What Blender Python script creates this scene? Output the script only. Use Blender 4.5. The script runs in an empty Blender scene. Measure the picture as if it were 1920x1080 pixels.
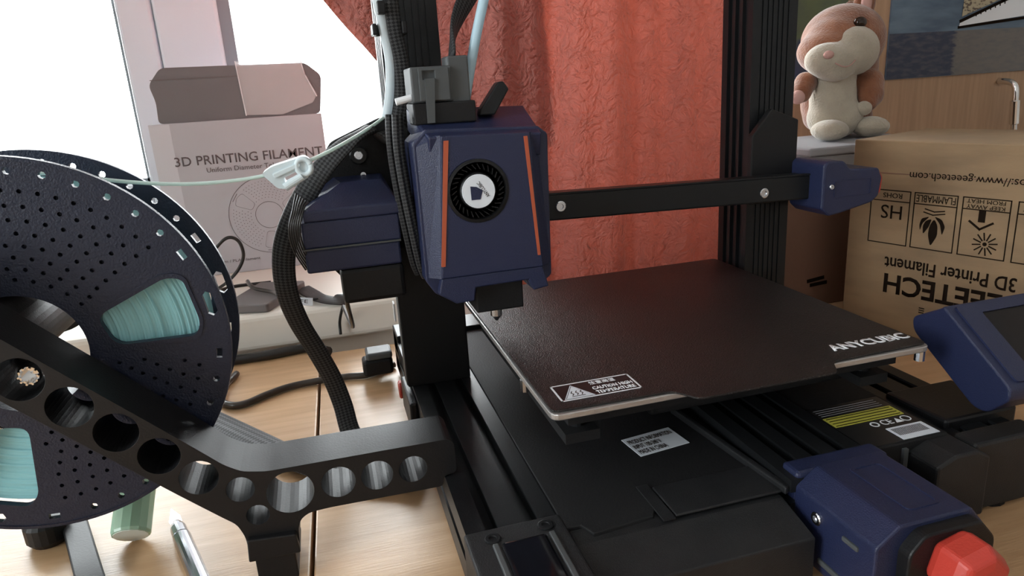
import bpy, bmesh, math, random
from mathutils import Vector, Matrix
from mathutils.geometry import delaunay_2d_cdt
random.seed(7)
S = bpy.context.scene
C = S.collection
V = Vector
pi = math.pi

# ------------------------------------------------------------------ camera, sky, exposure
cam = bpy.data.cameras.new('camera')
cam.sensor_width = 36.0
cam.lens = 1300.25 / 1920 * 36
cam.clip_start = 0.01
co = bpy.data.objects.new('camera', cam)
C.objects.link(co)
yaw, pitch, roll = 0.255518, 0.282722, -0.063445
f = V((math.sin(yaw) * math.cos(pitch), math.cos(yaw) * math.cos(pitch), -math.sin(pitch)))
r = f.cross(V((0, 0, 1))).normalized()
u = r.cross(f)
cr, sr = math.cos(roll), math.sin(roll)
r, u = cr * r + sr * u, cr * u - sr * r
co.matrix_world = Matrix(((r.x, u.x, -f.x, -0.21338), (r.y, u.y, -f.y, -0.42039), (r.z, u.z, -f.z, 0.25454), (0, 0, 0, 1)))
S.camera = co

w = bpy.data.worlds.new('sky')
S.world = w
w.use_nodes = True
bg = w.node_tree.nodes['Background']
bg.inputs[0].default_value = (0.965, 0.985, 1.0, 1)
bg.inputs[1].default_value = 5.0
S.view_settings.view_transform = 'Standard'
S.view_settings.look = 'None'
S.view_settings.exposure = 1.62
S.view_settings.gamma = 1
S.view_settings.use_curve_mapping = False


def area(name, loc, rot, sx, sy, power, col=(1, 1, 1), portal=False):
    l = bpy.data.lights.new(name, 'AREA')
    l.shape = 'RECTANGLE'
    l.size, l.size_y = sx, sy
    l.energy = power
    l.color = col
    if portal:
        l.cycles.is_portal = True
    o = bpy.data.objects.new(name, l)
    o.location = loc
    o.rotation_euler = rot
    C.objects.link(o)
    return o


area('window_portal', (-0.35, 0.80, 0.75), (-pi / 2, 0, 0), 2.1, 1.5, 1, portal=True)
area('fill_window_portal', (-1.50, -0.65, 0.55), (0, -pi / 2, 0), 1.0, 0.7, 1, portal=True)  # portal for the added fill window


# ------------------------------------------------------------------ materials
def mat(name, col, rough=0.5, metal=0.0, bump=0.0, bscale=200.0, col2=None, nscale=8.0, stretch=(1, 1, 1),
        trans=0.0, spec=0.5, coat=0.0, sheen=0.0, sub=0.0, detail=3.0, ramp=(0.35, 0.65), translucent=0.0, alpha=1.0):
    m = bpy.data.materials.new(name)
    m.use_nodes = True
    nt = m.node_tree
    b = nt.nodes['Principled BSDF']
    b.inputs['Base Color'].default_value = (*col, 1)
    b.inputs['Roughness'].default_value = rough
    b.inputs['Metallic'].default_value = metal
    b.inputs['Specular IOR Level'].default_value = spec
    b.inputs['Transmission Weight'].default_value = trans
    b.inputs['Coat Weight'].default_value = coat
    b.inputs['Sheen Weight'].default_value = sheen
    b.inputs['Alpha'].default_value = alpha
    if sub:
        b.inputs['Subsurface Weight'].default_value = sub
        b.inputs['Subsurface Radius'].default_value = (0.01, 0.01, 0.01)
    tc = nt.nodes.new('ShaderNodeTexCoord')
    mp = nt.nodes.new('ShaderNodeMapping')
    mp.inputs['Scale'].default_value = stretch
    nt.links.new(tc.outputs['Object'], mp.inputs['Vector'])
    if col2 is not None:
        n = nt.nodes.new('ShaderNodeTexNoise')
        n.inputs['Scale'].default_value = nscale
        n.inputs['Detail'].default_value = detail
        nt.links.new(mp.outputs[0], n.inputs['Vector'])
        cr_ = nt.nodes.new('ShaderNodeValToRGB')
        cr_.color_ramp.elements[0].position = ramp[0]
        cr_.color_ramp.elements[1].position = ramp[1]
        cr_.color_ramp.elements[0].color = (*col, 1)
        cr_.color_ramp.elements[1].color = (*col2, 1)
        nt.links.new(n.outputs[0], cr_.inputs[0])
        nt.links.new(cr_.outputs[0], b.inputs['Base Color'])
    if bump:
        n2 = nt.nodes.new('ShaderNodeTexNoise')
        n2.inputs['Scale'].default_value = bscale
        n2.inputs['Detail'].default_value = 2
        nt.links.new(mp.outputs[0], n2.inputs['Vector'])
        bp = nt.nodes.new('ShaderNodeBump')
        bp.inputs['Strength'].default_value = bump
        bp.inputs['Distance'].default_value = 0.001
        nt.links.new(n2.outputs[0], bp.inputs['Height'])
        nt.links.new(bp.outputs[0], b.inputs['Normal'])
    if translucent:
        t = nt.nodes.new('ShaderNodeBsdfTranslucent')
        t.inputs[0].default_value = (*col, 1)
        mx = nt.nodes.new('ShaderNodeMixShader')
        mx.inputs[0].default_value = translucent
        nt.links.new(b.outputs[0], mx.inputs[1])
        nt.links.new(t.outputs[0], mx.inputs[2])
        nt.links.new(mx.outputs[0], nt.nodes['Material Output'].inputs[0])
        if col2 is not None:
            nt.links.new(cr_.outputs[0], t.inputs[0])
        if bump:
            nt.links.new(bp.outputs[0], t.inputs['Normal'])
    return m


M = {}
M['black'] = mat('black_plastic', (0.008, 0.008, 0.009), 0.45, spec=0.3, bump=0.15, bscale=900)
M['black_matte'] = mat('black_matte', (0.008, 0.008, 0.009), 0.7, spec=0.3, bump=0.2, bscale=700)
M['black_alu'] = mat('black_anodised', (0.011, 0.012, 0.0135), 0.38, metal=0.2, spec=0.35, bump=0.08, bscale=1200)
M['black_gloss'] = mat('black_gloss', (0.006, 0.006, 0.008), 0.08)
M['base_black'] = mat('dusty_black_plastic', (0.010, 0.0105, 0.012), 0.5, spec=0.4, bump=0.25, bscale=1500, col2=(0.015, 0.0155, 0.017), nscale=60)
M['rack_black'] = mat('satin_black_print', (0.008, 0.008, 0.009), 0.46, spec=0.35, bump=0.10, bscale=900)
M['navy'] = mat('navy_plastic', (0.013, 0.0185, 0.056), 0.42, bump=0.3, bscale=1600)
M['navy_dark'] = M['navy']
M['orange'] = mat('orange_stripe', (0.42, 0.085, 0.035), 0.5)
M['red'] = mat('red_plastic', (0.50, 0.045, 0.03), 0.4, bump=0.1, bscale=900)
M['alu'] = mat('bare_aluminium', (0.5, 0.48, 0.47), 0.4, metal=0.8, bump=0.3, bscale=500)
M['steel'] = mat('steel', (0.62, 0.64, 0.68), 0.22, metal=1.0)
M['chrome'] = mat('chrome', (0.8, 0.8, 0.8), 0.1, metal=1.0)
M['pei'] = mat('textured_pei', (0.010, 0.0085, 0.0085), 0.40, spec=0.4, bump=0.8, bscale=1300, col2=(0.016, 0.013, 0.0125), nscale=18, detail=8, stretch=(1, 1, 1))
M['white_print'] = mat('white_print', (0.8, 0.82, 0.85), 0.6)
M['sticker_white'] = mat('white_sticker', (0.72, 0.76, 0.82), 0.5)
M['ink'] = mat('dark_ink', (0.014, 0.009, 0.006), 0.9, spec=0.05)
M['ink_grey'] = mat('grey_ink', (0.13, 0.11, 0.115), 0.7)
M['yellow'] = mat('yellow_sticker', (0.50, 0.47, 0.07), 0.5)
M['spool'] = mat('slate_spool_plastic', (0.010, 0.0145, 0.034), 0.42, bump=0.35, bscale=900)
M['filament'] = mat('mint_filament', (0.34, 0.68, 0.72), 0.35, sub=0.15)
M['strand'] = mat('pale_mint_strand', (0.78, 0.90, 0.86), 0.3, sub=0.3, translucent=0.3)
M['guide'] = mat('pale_blue_print', (0.66, 0.76, 0.80), 0.4, sub=0.2)
M['tube_blue'] = mat('pale_blue_tube', (0.62, 0.82, 0.92), 0.3, translucent=0.35)
M['tube_white'] = mat('white_tube', (0.80, 0.88, 0.92), 0.3, translucent=0.4)
M['sill'] = mat('cream_sill', (0.88, 0.82, 0.74), 0.4, bump=0.1, bscale=60)
M['pvc'] = mat('white_pvc', (0.80, 0.86, 0.95), 0.4)
M['gasket'] = mat('grey_gasket', (0.30, 0.34, 0.38), 0.5)
M['wallpaint'] = mat('pale_wall', (0.74, 0.715, 0.69), 0.9, bump=0.2, bscale=80)
M['floor'] = mat('brown_floor', (0.30, 0.20, 0.12), 0.5, col2=(0.2, 0.13, 0.08), nscale=6, stretch=(1, 12, 1))
M['ceil'] = mat('white_ceiling', (0.85, 0.84, 0.82), 0.9)
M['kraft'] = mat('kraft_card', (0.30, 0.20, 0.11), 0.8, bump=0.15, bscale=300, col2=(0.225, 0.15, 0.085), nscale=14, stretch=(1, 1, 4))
M['kraft_shaded'] = mat('shaded_brown_card', (0.20, 0.105, 0.07), 0.8, bump=0.15, bscale=300)  # card colour darkened to carry the shade
M['card_white'] = mat('pale_card', (0.52, 0.54, 0.58), 0.6)
M['card_band'] = mat('paler_card_band', (0.66, 0.69, 0.74), 0.5)
M['card_in'] = mat('grey_card_inside', (0.195, 0.195, 0.205), 0.85, bump=0.2, bscale=200)
M['grey_box'] = mat('grey_plastic', (0.32, 0.32, 0.34), 0.6)
M['tablet'] = mat('grey_case', (0.16, 0.14, 0.14), 0.5)
M['fur'] = mat('rust_fur', (0.27, 0.10, 0.045), 0.95, bump=1.0, bscale=420, col2=(0.19, 0.066, 0.03), nscale=60, sheen=0.5)
M['fur_white'] = mat('cream_fur', (0.46, 0.40, 0.31), 0.95, bump=1.0, bscale=420, col2=(0.39, 0.335, 0.26), nscale=50, sheen=0.5)
M['fur_pink'] = mat('pink_fur', (0.55, 0.32, 0.28), 0.95, bump=0.8, bscale=420)
M['eye'] = mat('brown_glass_eye', (0.02, 0.008, 0.004), 0.05)
M['green'] = mat('jade_plastic', (0.40, 0.60, 0.45), 0.35, sub=0.3, coat=0.2)
M['green_light'] = mat('pale_jade_face', (0.80, 0.86, 0.80), 0.4)
M['wire'] = mat('black_wire', (0.02, 0.018, 0.017), 0.35)
M['cord'] = mat('dark_brown_cord', (0.045, 0.036, 0.030), 0.3)
M['lcd'] = mat('dark_screen', (0.008, 0.006, 0.006), 0.3, spec=0.25)
M['grey_plastic'] = mat('dark_grey_plastic', (0.065, 0.071, 0.074), 0.5)
M['tape'] = mat('clear_tape', (0.9, 0.9, 0.92), 0.12, bump=0.5, bscale=40, alpha=0.38)


def wood(name, a, b, stretch, rough=0.4, sc=5.0):
    m = mat(name, a, rough, col2=b, nscale=sc, stretch=stretch, detail=8, bump=0.12, bscale=60, ramp=(0.3, 0.7))
    return m


M['desk'] = wood('beech_desk', (0.50, 0.30, 0.155), (0.62, 0.395, 0.22), (1.2, 14, 8), 0.36, 9)
M['desk_edge'] = wood('beech_edge', (0.50, 0.30, 0.16), (0.60, 0.38, 0.21), (8, 1, 8), 0.4, 6)
M['ward'] = wood('wardrobe_veneer', (0.37, 0.225, 0.13), (0.46, 0.29, 0.175), (26, 1, 1.2), 0.5, 7)


def glass_mat():
    m = bpy.data.materials.new('window_glass')
    m.use_nodes = True
    nt = m.node_tree
    nt.nodes.remove(nt.nodes['Principled BSDF'])
    t = nt.nodes.new('ShaderNodeBsdfTransparent')
    t.inputs[0].default_value = (0.96, 0.98, 0.98, 1)
    g = nt.nodes.new('ShaderNodeBsdfGlossy')
    g.inputs['Roughness'].default_value = 0.02
    fr = nt.nodes.new('ShaderNodeFresnel')
    mx = nt.nodes.new('ShaderNodeMixShader')
    nt.links.new(fr.outputs[0], mx.inputs[0])
    nt.links.new(t.outputs[0], mx.inputs[1])
    nt.links.new(g.outputs[0], mx.inputs[2])
    nt.links.new(mx.outputs[0], nt.nodes['Material Output'].inputs[0])
    return m


M['glass'] = glass_mat()


def braid_mat(name='black_braid', cell=640, hi=0.055):
    m = mat(name, (0.010, 0.010, 0.011), 0.6, spec=0.3)
    nt = m.node_tree
    b = nt.nodes['Principled BSDF']
    uv = nt.nodes.new('ShaderNodeTexCoord')
    mp = nt.nodes.new('ShaderNodeMapping')
    mp.inputs['Rotation'].default_value = (0, 0, pi / 4)
    mp.inputs['Scale'].default_value = (cell, cell, 1)
    nt.links.new(uv.outputs['UV'], mp.inputs[0])
    ch = nt.nodes.new('ShaderNodeTexChecker')
    ch.inputs['Scale'].default_value = 1
    ch.inputs[1].default_value = (0.010, 0.010, 0.011, 1)
    ch.inputs[2].default_value = (hi, hi, hi * 1.06, 1)
    nt.links.new(mp.outputs[0], ch.inputs[0])
    nt.links.new(ch.outputs[0], b.inputs['Base Color'])
    bp = nt.nodes.new('ShaderNodeBump')
    bp.inputs['Strength'].default_value = 0.8
    bp.inputs['Distance'].default_value = 0.0006
    nt.links.new(ch.outputs[1], bp.inputs['Height'])
    nt.links.new(bp.outputs[0], b.inputs['Normal'])
    return m


M['braid'] = braid_mat()
M['braid_wide'] = braid_mat('coarse_black_braid', 400, 0.10)


def curtain_mat():
    m = bpy.data.materials.new('crinkled_red_curtain')
    m.use_nodes = True
    nt = m.node_tree
    b = nt.nodes['Principled BSDF']
    b.inputs['Roughness'].default_value = 0.6
    b.inputs['Base Color'].default_value = (0.52, 0.20, 0.165, 1)
    b.inputs['Sheen Weight'].default_value = 0.3
    tc = nt.nodes.new('ShaderNodeTexCoord')
    n0 = nt.nodes.new('ShaderNodeTexNoise')
    n0.inputs['Scale'].default_value = 30
    nt.links.new(tc.outputs['Object'], n0.inputs['Vector'])
    ad = nt.nodes.new('ShaderNodeMixRGB')
    ad.blend_type = 'ADD'
    ad.inputs[0].default_value = 0.035
    nt.links.new(tc.outputs['Object'], ad.inputs[1])
    nt.links.new(n0.outputs['Color'], ad.inputs[2])
    vo = nt.nodes.new('ShaderNodeTexNoise')
    vo.noise_type = 'RIDGED_MULTIFRACTAL'
    vo.inputs['Scale'].default_value = 125
    vo.inputs['Detail'].default_value = 3
    nt.links.new(ad.outputs[0], vo.inputs['Vector'])
    n2 = nt.nodes.new('ShaderNodeTexNoise')
    n2.inputs['Scale'].default_value = 160
    n2.inputs['Detail'].default_value = 3
    nt.links.new(ad.outputs[0], n2.inputs['Vector'])
    mx2 = nt.nodes.new('ShaderNodeMath')
    mx2.operation = 'MULTIPLY_ADD'
    mx2.inputs[1].default_value = 0.45
    nt.links.new(vo.outputs[0], mx2.inputs[0])
    nt.links.new(n2.outputs[0], mx2.inputs[2])
    bp = nt.nodes.new('ShaderNodeBump')
    bp.inputs['Strength'].default_value = 0.9
    bp.inputs['Distance'].default_value = 0.008
    nt.links.new(mx2.outputs[0], bp.inputs['Height'])
    nt.links.new(bp.outputs[0], b.inputs['Normal'])
    t = nt.nodes.new('ShaderNodeBsdfTranslucent')
    t.inputs[0].default_value = (0.72, 0.30, 0.22, 1)
    nt.links.new(bp.outputs[0], t.inputs['Normal'])
    mx = nt.nodes.new('ShaderNodeMixShader')
    mx.inputs[0].default_value = 0.34
    nt.links.new(b.outputs[0], mx.inputs[1])
    nt.links.new(t.outputs[0], mx.inputs[2])
    nt.links.new(mx.outputs[0], nt.nodes['Material Output'].inputs[0])
    return m


M['curtain'] = curtain_mat()


# ------------------------------------------------------------------ mesh helpers
def obj(name, bm, m, parent=None, smooth=False, kind=None, label=None, bevel=0.0, seg=2):
    me = bpy.data.meshes.new(name)
    bmesh.ops.recalc_face_normals(bm, faces=bm.faces[:])
    bm.to_mesh(me)
    bm.free()
    if smooth:
        for p in me.polygons:
            p.use_smooth = True
    if m:
        me.materials.append(M[m] if isinstance(m, str) else m)
    o = bpy.data.objects.new(name, me)
    C.objects.link(o)
    if parent:
        o.parent = parent
        o.matrix_parent_inverse = wmat(parent).inverted()
    if kind:
        o['kind'] = kind
    if label:
        o['label'] = label
    if bevel:
        b = o.modifiers.new('bevel', 'BEVEL')
        b.width = bevel
        b.segments = seg
        b.limit_method = 'ANGLE'
        b.angle_limit = math.radians(40)
        b.harden_normals = False
    return o


def wmat(o):
    m = o.matrix_basis.copy()
    if o.parent:
        m = wmat(o.parent) @ o.matrix_parent_inverse @ m
    return m


def thing(name, label, cat, loc, group=None):
    o = bpy.data.objects.new(name, None)
    o.empty_display_size = 0.02
    o.location = loc
    C.objects.link(o)
    return tag(o, label, cat, group)


def tag(o, label, cat, group=None):
    o['label'] = label
    o['category'] = cat
    if group:
        o['group'] = group
    return o


def bx(bm, x0, x1, y0, y1, z0, z1, mtx=None):
    vs = [bm.verts.new((x, y, z)) for x in (x0, x1) for y in (y0, y1) for z in (z0, z1)]
    for q in ((0, 1, 3, 2), (4, 6, 7, 5), (0, 4, 5, 1), (2, 3, 7, 6), (0, 2, 6, 4), (1, 5, 7, 3)):
        bm.faces.new([vs[i] for i in q])
    if mtx:
        for v in vs:
            v.co = mtx @ v.co
    return bm


def box(x0, x1, y0, y1, z0, z1, mtx=None):
    return bx(bmesh.new(), x0, x1, y0, y1, z0, z1, mtx)


def mtx(o, ex, ey, ez=None):
    ex = V(ex).normalized()
    ey = V(ey).normalized()
    ez = V(ez).normalized() if ez else ex.cross(ey)
    return Matrix(((ex.x, ey.x, ez.x, o[0]), (ex.y, ey.y, ez.y, o[1]), (ex.z, ey.z, ez.z, o[2]), (0, 0, 0, 1)))


XZ = lambda y: mtx((0, y, 0), (1, 0, 0), (0, 0, 1), (0, 1, 0))   # local (a, b, c) -> world (a, y + c, b)


def prism(pts, t0, t1, m=None, bm=None):
    """polygon in local xy, extruded t0..t1 along local z"""
    bm = bm or bmesh.new()
    a = [bm.verts.new((p[0], p[1], t0)) for p in pts]
    b = [bm.verts.new((p[0], p[1], t1)) for p in pts]
    bm.faces.new(a[::-1])
    bm.faces.new(b)
    n = len(pts)
    for i in range(n):
        bm.faces.new((a[i], a[(i + 1) % n], b[(i + 1) % n], b[i]))
    if m:
        for v in a + b:
            v.co = m @ v.co
    return bm


def holed(outer, holes, t0, t1, m=None, bm=None):
    """plate in local xy with real holes"""
    bm = bm or bmesh.new()
    old = set(bm.verts)
    vs, edges, loops = [], [], []
    for lp in [outer] + holes:
        s = len(vs)
        vs += [V((p[0], p[1])) for p in lp]
        idx = list(range(s, s + len(lp)))
        loops.append(idx)
        edges += [(idx[i], idx[(i + 1) % len(idx)]) for i in range(len(idx))]
    ov, oe, of, orig, _, _ = delaunay_2d_cdt(vs, edges, [], 0, 1e-7)

    def inside(pt, poly):
        c = False
        for i in range(len(poly)):
            a, b = poly[i], poly[i - 1]
            if (a[1] > pt.y) != (b[1] > pt.y) and pt.x < (b[0] - a[0]) * (pt.y - a[1]) / (b[1] - a[1]) + a[0]:
                c = not c
        return c
    bbs = [(min(p[0] for p in h), max(p[0] for p in h), min(p[1] for p in h), max(p[1] for p in h)) for h in holes]
    a = [bm.verts.new((p.x, p.y, t0)) for p in ov]
    b = [bm.verts.new((p.x, p.y, t1)) for p in ov]
    cnt = {}
    for t in of:
        c = sum((ov[i] for i in t), V((0, 0))) / len(t)
        if not inside(c, outer):
            continue
        if any(bb[0] <= c.x <= bb[1] and bb[2] <= c.y <= bb[3] and inside(c, h) for bb, h in zip(bbs, holes)):
            continue
        bm.faces.new([a[i] for i in t][::-1])
        bm.faces.new([b[i] for i in t])
        for i in range(len(t)):
            e = (t[i], t[(i + 1) % len(t)])
            if (e[1], e[0]) in cnt:
                cnt.pop((e[1], e[0]))
            else:
                cnt[e] = 1
    for (i, j) in cnt:
        bm.faces.new((a[i], a[j], b[j], b[i]))
    for v in [v for v in a + b if not v.link_faces]:
        bm.verts.remove(v)
    if m:
        for v in bm.verts:
            if v not in old:
                v.co = m @ v.co
    return bm


def circ(cx, cy, rad, n=20, a0=0.0):
    return [(cx + rad * math.cos(a0 + 2 * pi * i / n), cy + rad * math.sin(a0 + 2 * pi * i / n)) for i in range(n)]


def rpoly(pts, rad, n=4):
    """round the corners of a polygon"""
    out = []
    k = len(pts)
    for i in range(k):
        p, q, s = V(pts[i - 1]), V(pts[i]), V(pts[(i + 1) % k])
        d1, d2 = (p - q), (s - q)
        rr = min(rad, d1.length * 0.45, d2.length * 0.45)
        a, b = q + d1.normalized() * rr, q + d2.normalized() * rr
        for j in range(n + 1):
            t = j / n
            out.append(tuple((1 - t) ** 2 * a + 2 * t * (1 - t) * q + t * t * b))
    return out


def lathe(prof, m, n=32, bm=None, close=False):
    """profile (radius, height) about local z"""
    bm = bm or bmesh.new()
    rings = []
    for rad, h in prof:
        if rad < 1e-6:
            rings.append([bm.verts.new(m @ V((0, 0, h)))])
        else:
            rings.append([bm.verts.new(m @ V((rad * math.cos(2 * pi * i / n), rad * math.sin(2 * pi * i / n), h))) for i in range(n)])
    seq = list(zip(rings, rings[1:]))
    if close:
        seq.append((rings[-1], rings[0]))
    for A, B in seq:
        for i in range(n):
            j = (i + 1) % n
            if len(A) == 1 and len(B) == 1:
                continue
            if len(A) == 1:
                bm.faces.new((A[0], B[i], B[j]))
            elif len(B) == 1:
                bm.faces.new((A[i], A[j], B[0]))
            else:
                bm.faces.new((A[i], A[j], B[j], B[i]))
    return bm


def cyl(p0, p1, rad, n=20, bm=None, rad2=None, ch=0.0):
    p0, p1 = V(p0), V(p1)
    ez = (p1 - p0).normalized()
    ex = ez.orthogonal().normalized()
    L = (p1 - p0).length
    m = mtx(p0, ex, ez.cross(ex), ez)
    r2 = rad if rad2 is None else rad2
    if ch:
        prof = [(0, 0), (rad - ch, 0), (rad, ch), (r2, L - ch), (r2 - ch, L), (0, L)]
    else:
        prof = [(0, 0), (rad, 0), (r2, L), (0, L)]
    return lathe(prof, m, n, bm)


def spline(pts, n=10):
    P = [V(p) for p in pts]
    P = [2 * P[0] - P[1]] + P + [2 * P[-1] - P[-2]]
    out = []
    for i in range(1, len(P) - 2):
        for j in range(n):
            t = j / n
            a, b, c, d = P[i - 1], P[i], P[i + 1], P[i + 2]
            out.append(0.5 * ((2 * b) + (c - a) * t + (2 * a - 5 * b + 4 * c - d) * t * t + (3 * b - a - 3 * c + d) * t ** 3))
    out.append(P[-2])
    return out


def tube(pts, rx, ry=None, hint=None, k=12, n=10, bm=None, uvs=True, smooth=True):
    """tube along a spline; hint = direction of the wide axis"""
    bm = bm or bmesh.new()
    ry = ry or rx
    P = spline(pts, n) if smooth else [V(p) for p in pts]
    uvl = bm.loops.layers.uv.verify()
    side = None
    rings, L = [], [0]
    for i, p in enumerate(P):
        t = (P[min(i + 1, len(P) - 1)] - P[max(i - 1, 0)]).normalized()
        if hint is not None:
            hv = V(hint(i / (len(P) - 1)) if callable(hint) else hint)
            side = (hv - hv.dot(t) * t).normalized()
        elif side is None:
            side = t.orthogonal().normalized()
        else:
            side = (side - side.dot(t) * t).normalized()
        up = t.cross(side)
        rings.append([bm.verts.new(p + rx * math.cos(2 * pi * q / k) * side + ry * math.sin(2 * pi * q / k) * up) for q in range(k)])
        if i:
            L.append(L[-1] + (p - P[i - 1]).length)
    per = pi * (rx + ry)
    for i in range(len(rings) - 1):
        for q in range(k):
            j = (q + 1) % k
            fc = bm.faces.new((rings[i][q], rings[i][j], rings[i + 1][j], rings[i + 1][q]))
            for lp, (a, b) in zip(fc.loops, ((q, i), (q + 1, i), (q + 1, i + 1), (q, i + 1))):
                lp[uvl].uv = (a / k * per, L[b])
    bm.faces.new(rings[0][::-1])
    bm.faces.new(rings[-1])
    return bm


def ball(c, rx, ry=None, rz=None, bm=None, seg=16, m=None):
    bm = bm or bmesh.new()
    ry, rz = ry or rx, rz or rx
    g = bmesh.ops.create_uvsphere(bm, u_segments=seg, v_segments=seg // 2 + 2, radius=1)
    for v in g['verts']:
        v.co = V((v.co.x * rx, v.co.y * ry, v.co.z * rz))
        if m:
            v.co = m @ v.co
        v.co = v.co + V(c)
    return bm


def text(s, o, ex, ey, W, H, m, parent, name='lettering', thick=0.00025, bold=0.0, base='box'):
    """lettering fitted to the box W x H whose lower left is o, reading along ex with ey up"""
    cu = bpy.data.curves.new('t', 'FONT')
    cu.body = s
    cu.offset = bold
    cu.resolution_u = 3
    cu.space_line = 0.95
    to = bpy.data.objects.new('t', cu)
    C.objects.link(to)
    dg = bpy.context.evaluated_depsgraph_get()
    me = bpy.data.meshes.new_from_object(to.evaluated_get(dg))
    bpy.data.objects.remove(to)
    bm = bmesh.new()
    bm.from_mesh(me)
    bpy.data.meshes.remove(me)
    bm.transform(Matrix.Identity(4))
    xs = [v.co.x for v in bm.verts]
    ys = [v.co.y for v in bm.verts]
    x0, x1, y0, y1 = min(xs), max(xs), min(ys), max(ys)
    for v in bm.verts:
        v.co = V(((v.co.x - x0) / (x1 - x0) * W, (v.co.y - y0) / (y1 - y0) * H, 0))
    g = bmesh.ops.extrude_face_region(bm, geom=bm.faces[:])
    for e in g['geom']:
        if isinstance(e, bmesh.types.BMVert):
            e.co.z += thick
    mm = mtx(o, ex, ey)
    for v in bm.verts:
        v.co = mm @ v.co
    return obj(name, bm, m, parent)


def lines(segs, wd, m, t=0.00025, bm=None):
    """flat printed strokes in the local xy plane of m"""
    bm = bm or bmesh.new()
    for (x0, y0, x1, y1) in segs:
        d = V((x1 - x0, y1 - y0)).normalized() * wd / 2
        nn = V((-d.y, d.x))
        a, b = V((x0, y0)) - d, V((x1, y1)) + d
        prism([a + nn, a - nn, b - nn, b + nn], 0, t, m, bm)
    return bm


def rect(x0, y0, x1, y1):
    return [(x0, y0, x1, y0), (x1, y0, x1, y1), (x1, y1, x0, y1), (x0, y1, x0, y0)]


def screw(p, d, rad, parent, h=0.0015, m='steel'):
    """socket head screw standing on p, facing d"""
    ez = V(d).normalized()
    ex = ez.orthogonal().normalized()
    mm = mtx(p, ex, ez.cross(ex), ez)
    bm = lathe([(0, -0.001), (rad, -0.001), (rad, h * 0.7), (rad * 0.85, h), (rad * 0.5, h), (rad * 0.45, h * 0.3), (0, h * 0.3)], mm, 14)
    return obj('screw', bm, m, parent)


# ------------------------------------------------------------------ room
def struct(name, bm, m, parent=None, **k):
    return obj(name, bm, m, parent, kind='structure' if not parent else None, **k)


struct('floor', box(-1.48, 1.6, -2.6, 0.85, -0.80, -0.75), 'floor')
struct('ceiling', box(-1.48, 1.6, -2.6, 0.85, 1.85, 1.9), 'ceil')
wl = bmesh.new()
LY0, LY1, LZ0, LZ1 = -1.00, -0.30, 0.05, 1.05  # opening for the added fill window
bx(wl, -1.48, -1.42, -2.6, LY0, -0.75, 1.85)
bx(wl, -1.48, -1.42, LY1, 0.85, -0.75, 1.85)
bx(wl, -1.48, -1.42, LY0, LY1, -0.75, LZ0)
bx(wl, -1.48, -1.42, LY0, LY1, LZ1, 1.85)
struct('wall_left', wl, 'wallpaint')
wl = bmesh.new()
for a, b in ((LY0, LY0 + 0.06), (LY1 - 0.06, LY1)):
    bx(wl, -1.475, -1.430, a, b, LZ0, LZ1)
for a, b in ((LZ0, LZ0 + 0.06), (LZ1 - 0.06, LZ1)):
    bx(wl, -1.474, -1.431, LY0 + 0.06, LY1 - 0.06, a, b)
w3 = struct('added_fill_window', wl, 'pvc')  # added out of view to bring fill light from the left
obj('pane', box(-1.456, -1.452, LY0 + 0.055, LY1 - 0.055, LZ0 + 0.055, LZ1 - 0.055), 'glass', w3)
struct('wall_right', box(1.6, 1.65, -2.6, 0.85, -0.75, 1.85), 'wallpaint')
struct('wall_back', box(-1.48, 1.6, -2.65, -2.6, -0.75, 1.85), 'wallpaint')
wb = bmesh.new()
bx(wb, -1.48, 1.6, 0.72, 0.85, -0.75, 0.03)
bx(wb, -1.48, 1.6, 0.72, 0.85, 1.45, 1.85)
bx(wb, -1.48, -1.40, 0.72, 0.85, 0.03, 1.45)
bx(wb, 0.70, 1.6, 0.72, 0.85, 0.03, 1.45)
struct('wall_front', wb, 'wallpaint')
# sill board
struct('trim_1', box(-1.42, 0.33, 0.317, 0.72, 0.002, 0.041), 'sill', bevel=0.006, seg=3)
wb = box(-1.40, 0.33, 0.335, 0.72, -0.75, 0.002)
struct('wall_under_sill', wb, 'sill')

# windows: two casements meeting at a mullion
def window(name, x0, x1, lf, rf, y0=0.655):
    z0, z1 = 0.041, 1.45
    fr = bmesh.new()
    bx(fr, x0, x0 + lf, y0, 0.72, z0, z1)
    bx(fr, x1 - rf, x1, y0, 0.72, z0, z1)
    bx(fr, x0 + lf, x1 - rf, y0, 0.72, z1 - 0.07, z1)
    bx(fr, x0 + lf, x1 - rf, y0 + 0.002, 0.72, z0, 0.155)
    o = struct(name, fr, 'pvc', bevel=0.004)
    obj('pane', box(x0 + lf - 0.004, x1 - rf + 0.004, 0.690, 0.694, 0.150, z1 - 0.065), 'glass', o)
    g = bmesh.new()
    bx(g, x0 + lf, x0 + lf + 0.016, 0.664, 0.69, 0.155, z1 - 0.07)
    bx(g, x1 - rf - 0.006, x1 - rf, 0.672, 0.69, 0.155, z1 - 0.07)
    bx(g, x0 + lf, x1 - rf, 0.672, 0.69, 0.155, 0.161)
    obj('gasket', g, 'gasket', o)
    return o


w1 = window('window_1', -1.40, -0.402, 0.07, 0.043)
window('window_2', -0.400, 0.70, 0.080, 0.07)
obj('handle', box(-0.43, -0.41, 0.62, 0.655, 0.72, 0.85), 'pvc', w1, bevel=0.004)

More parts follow.
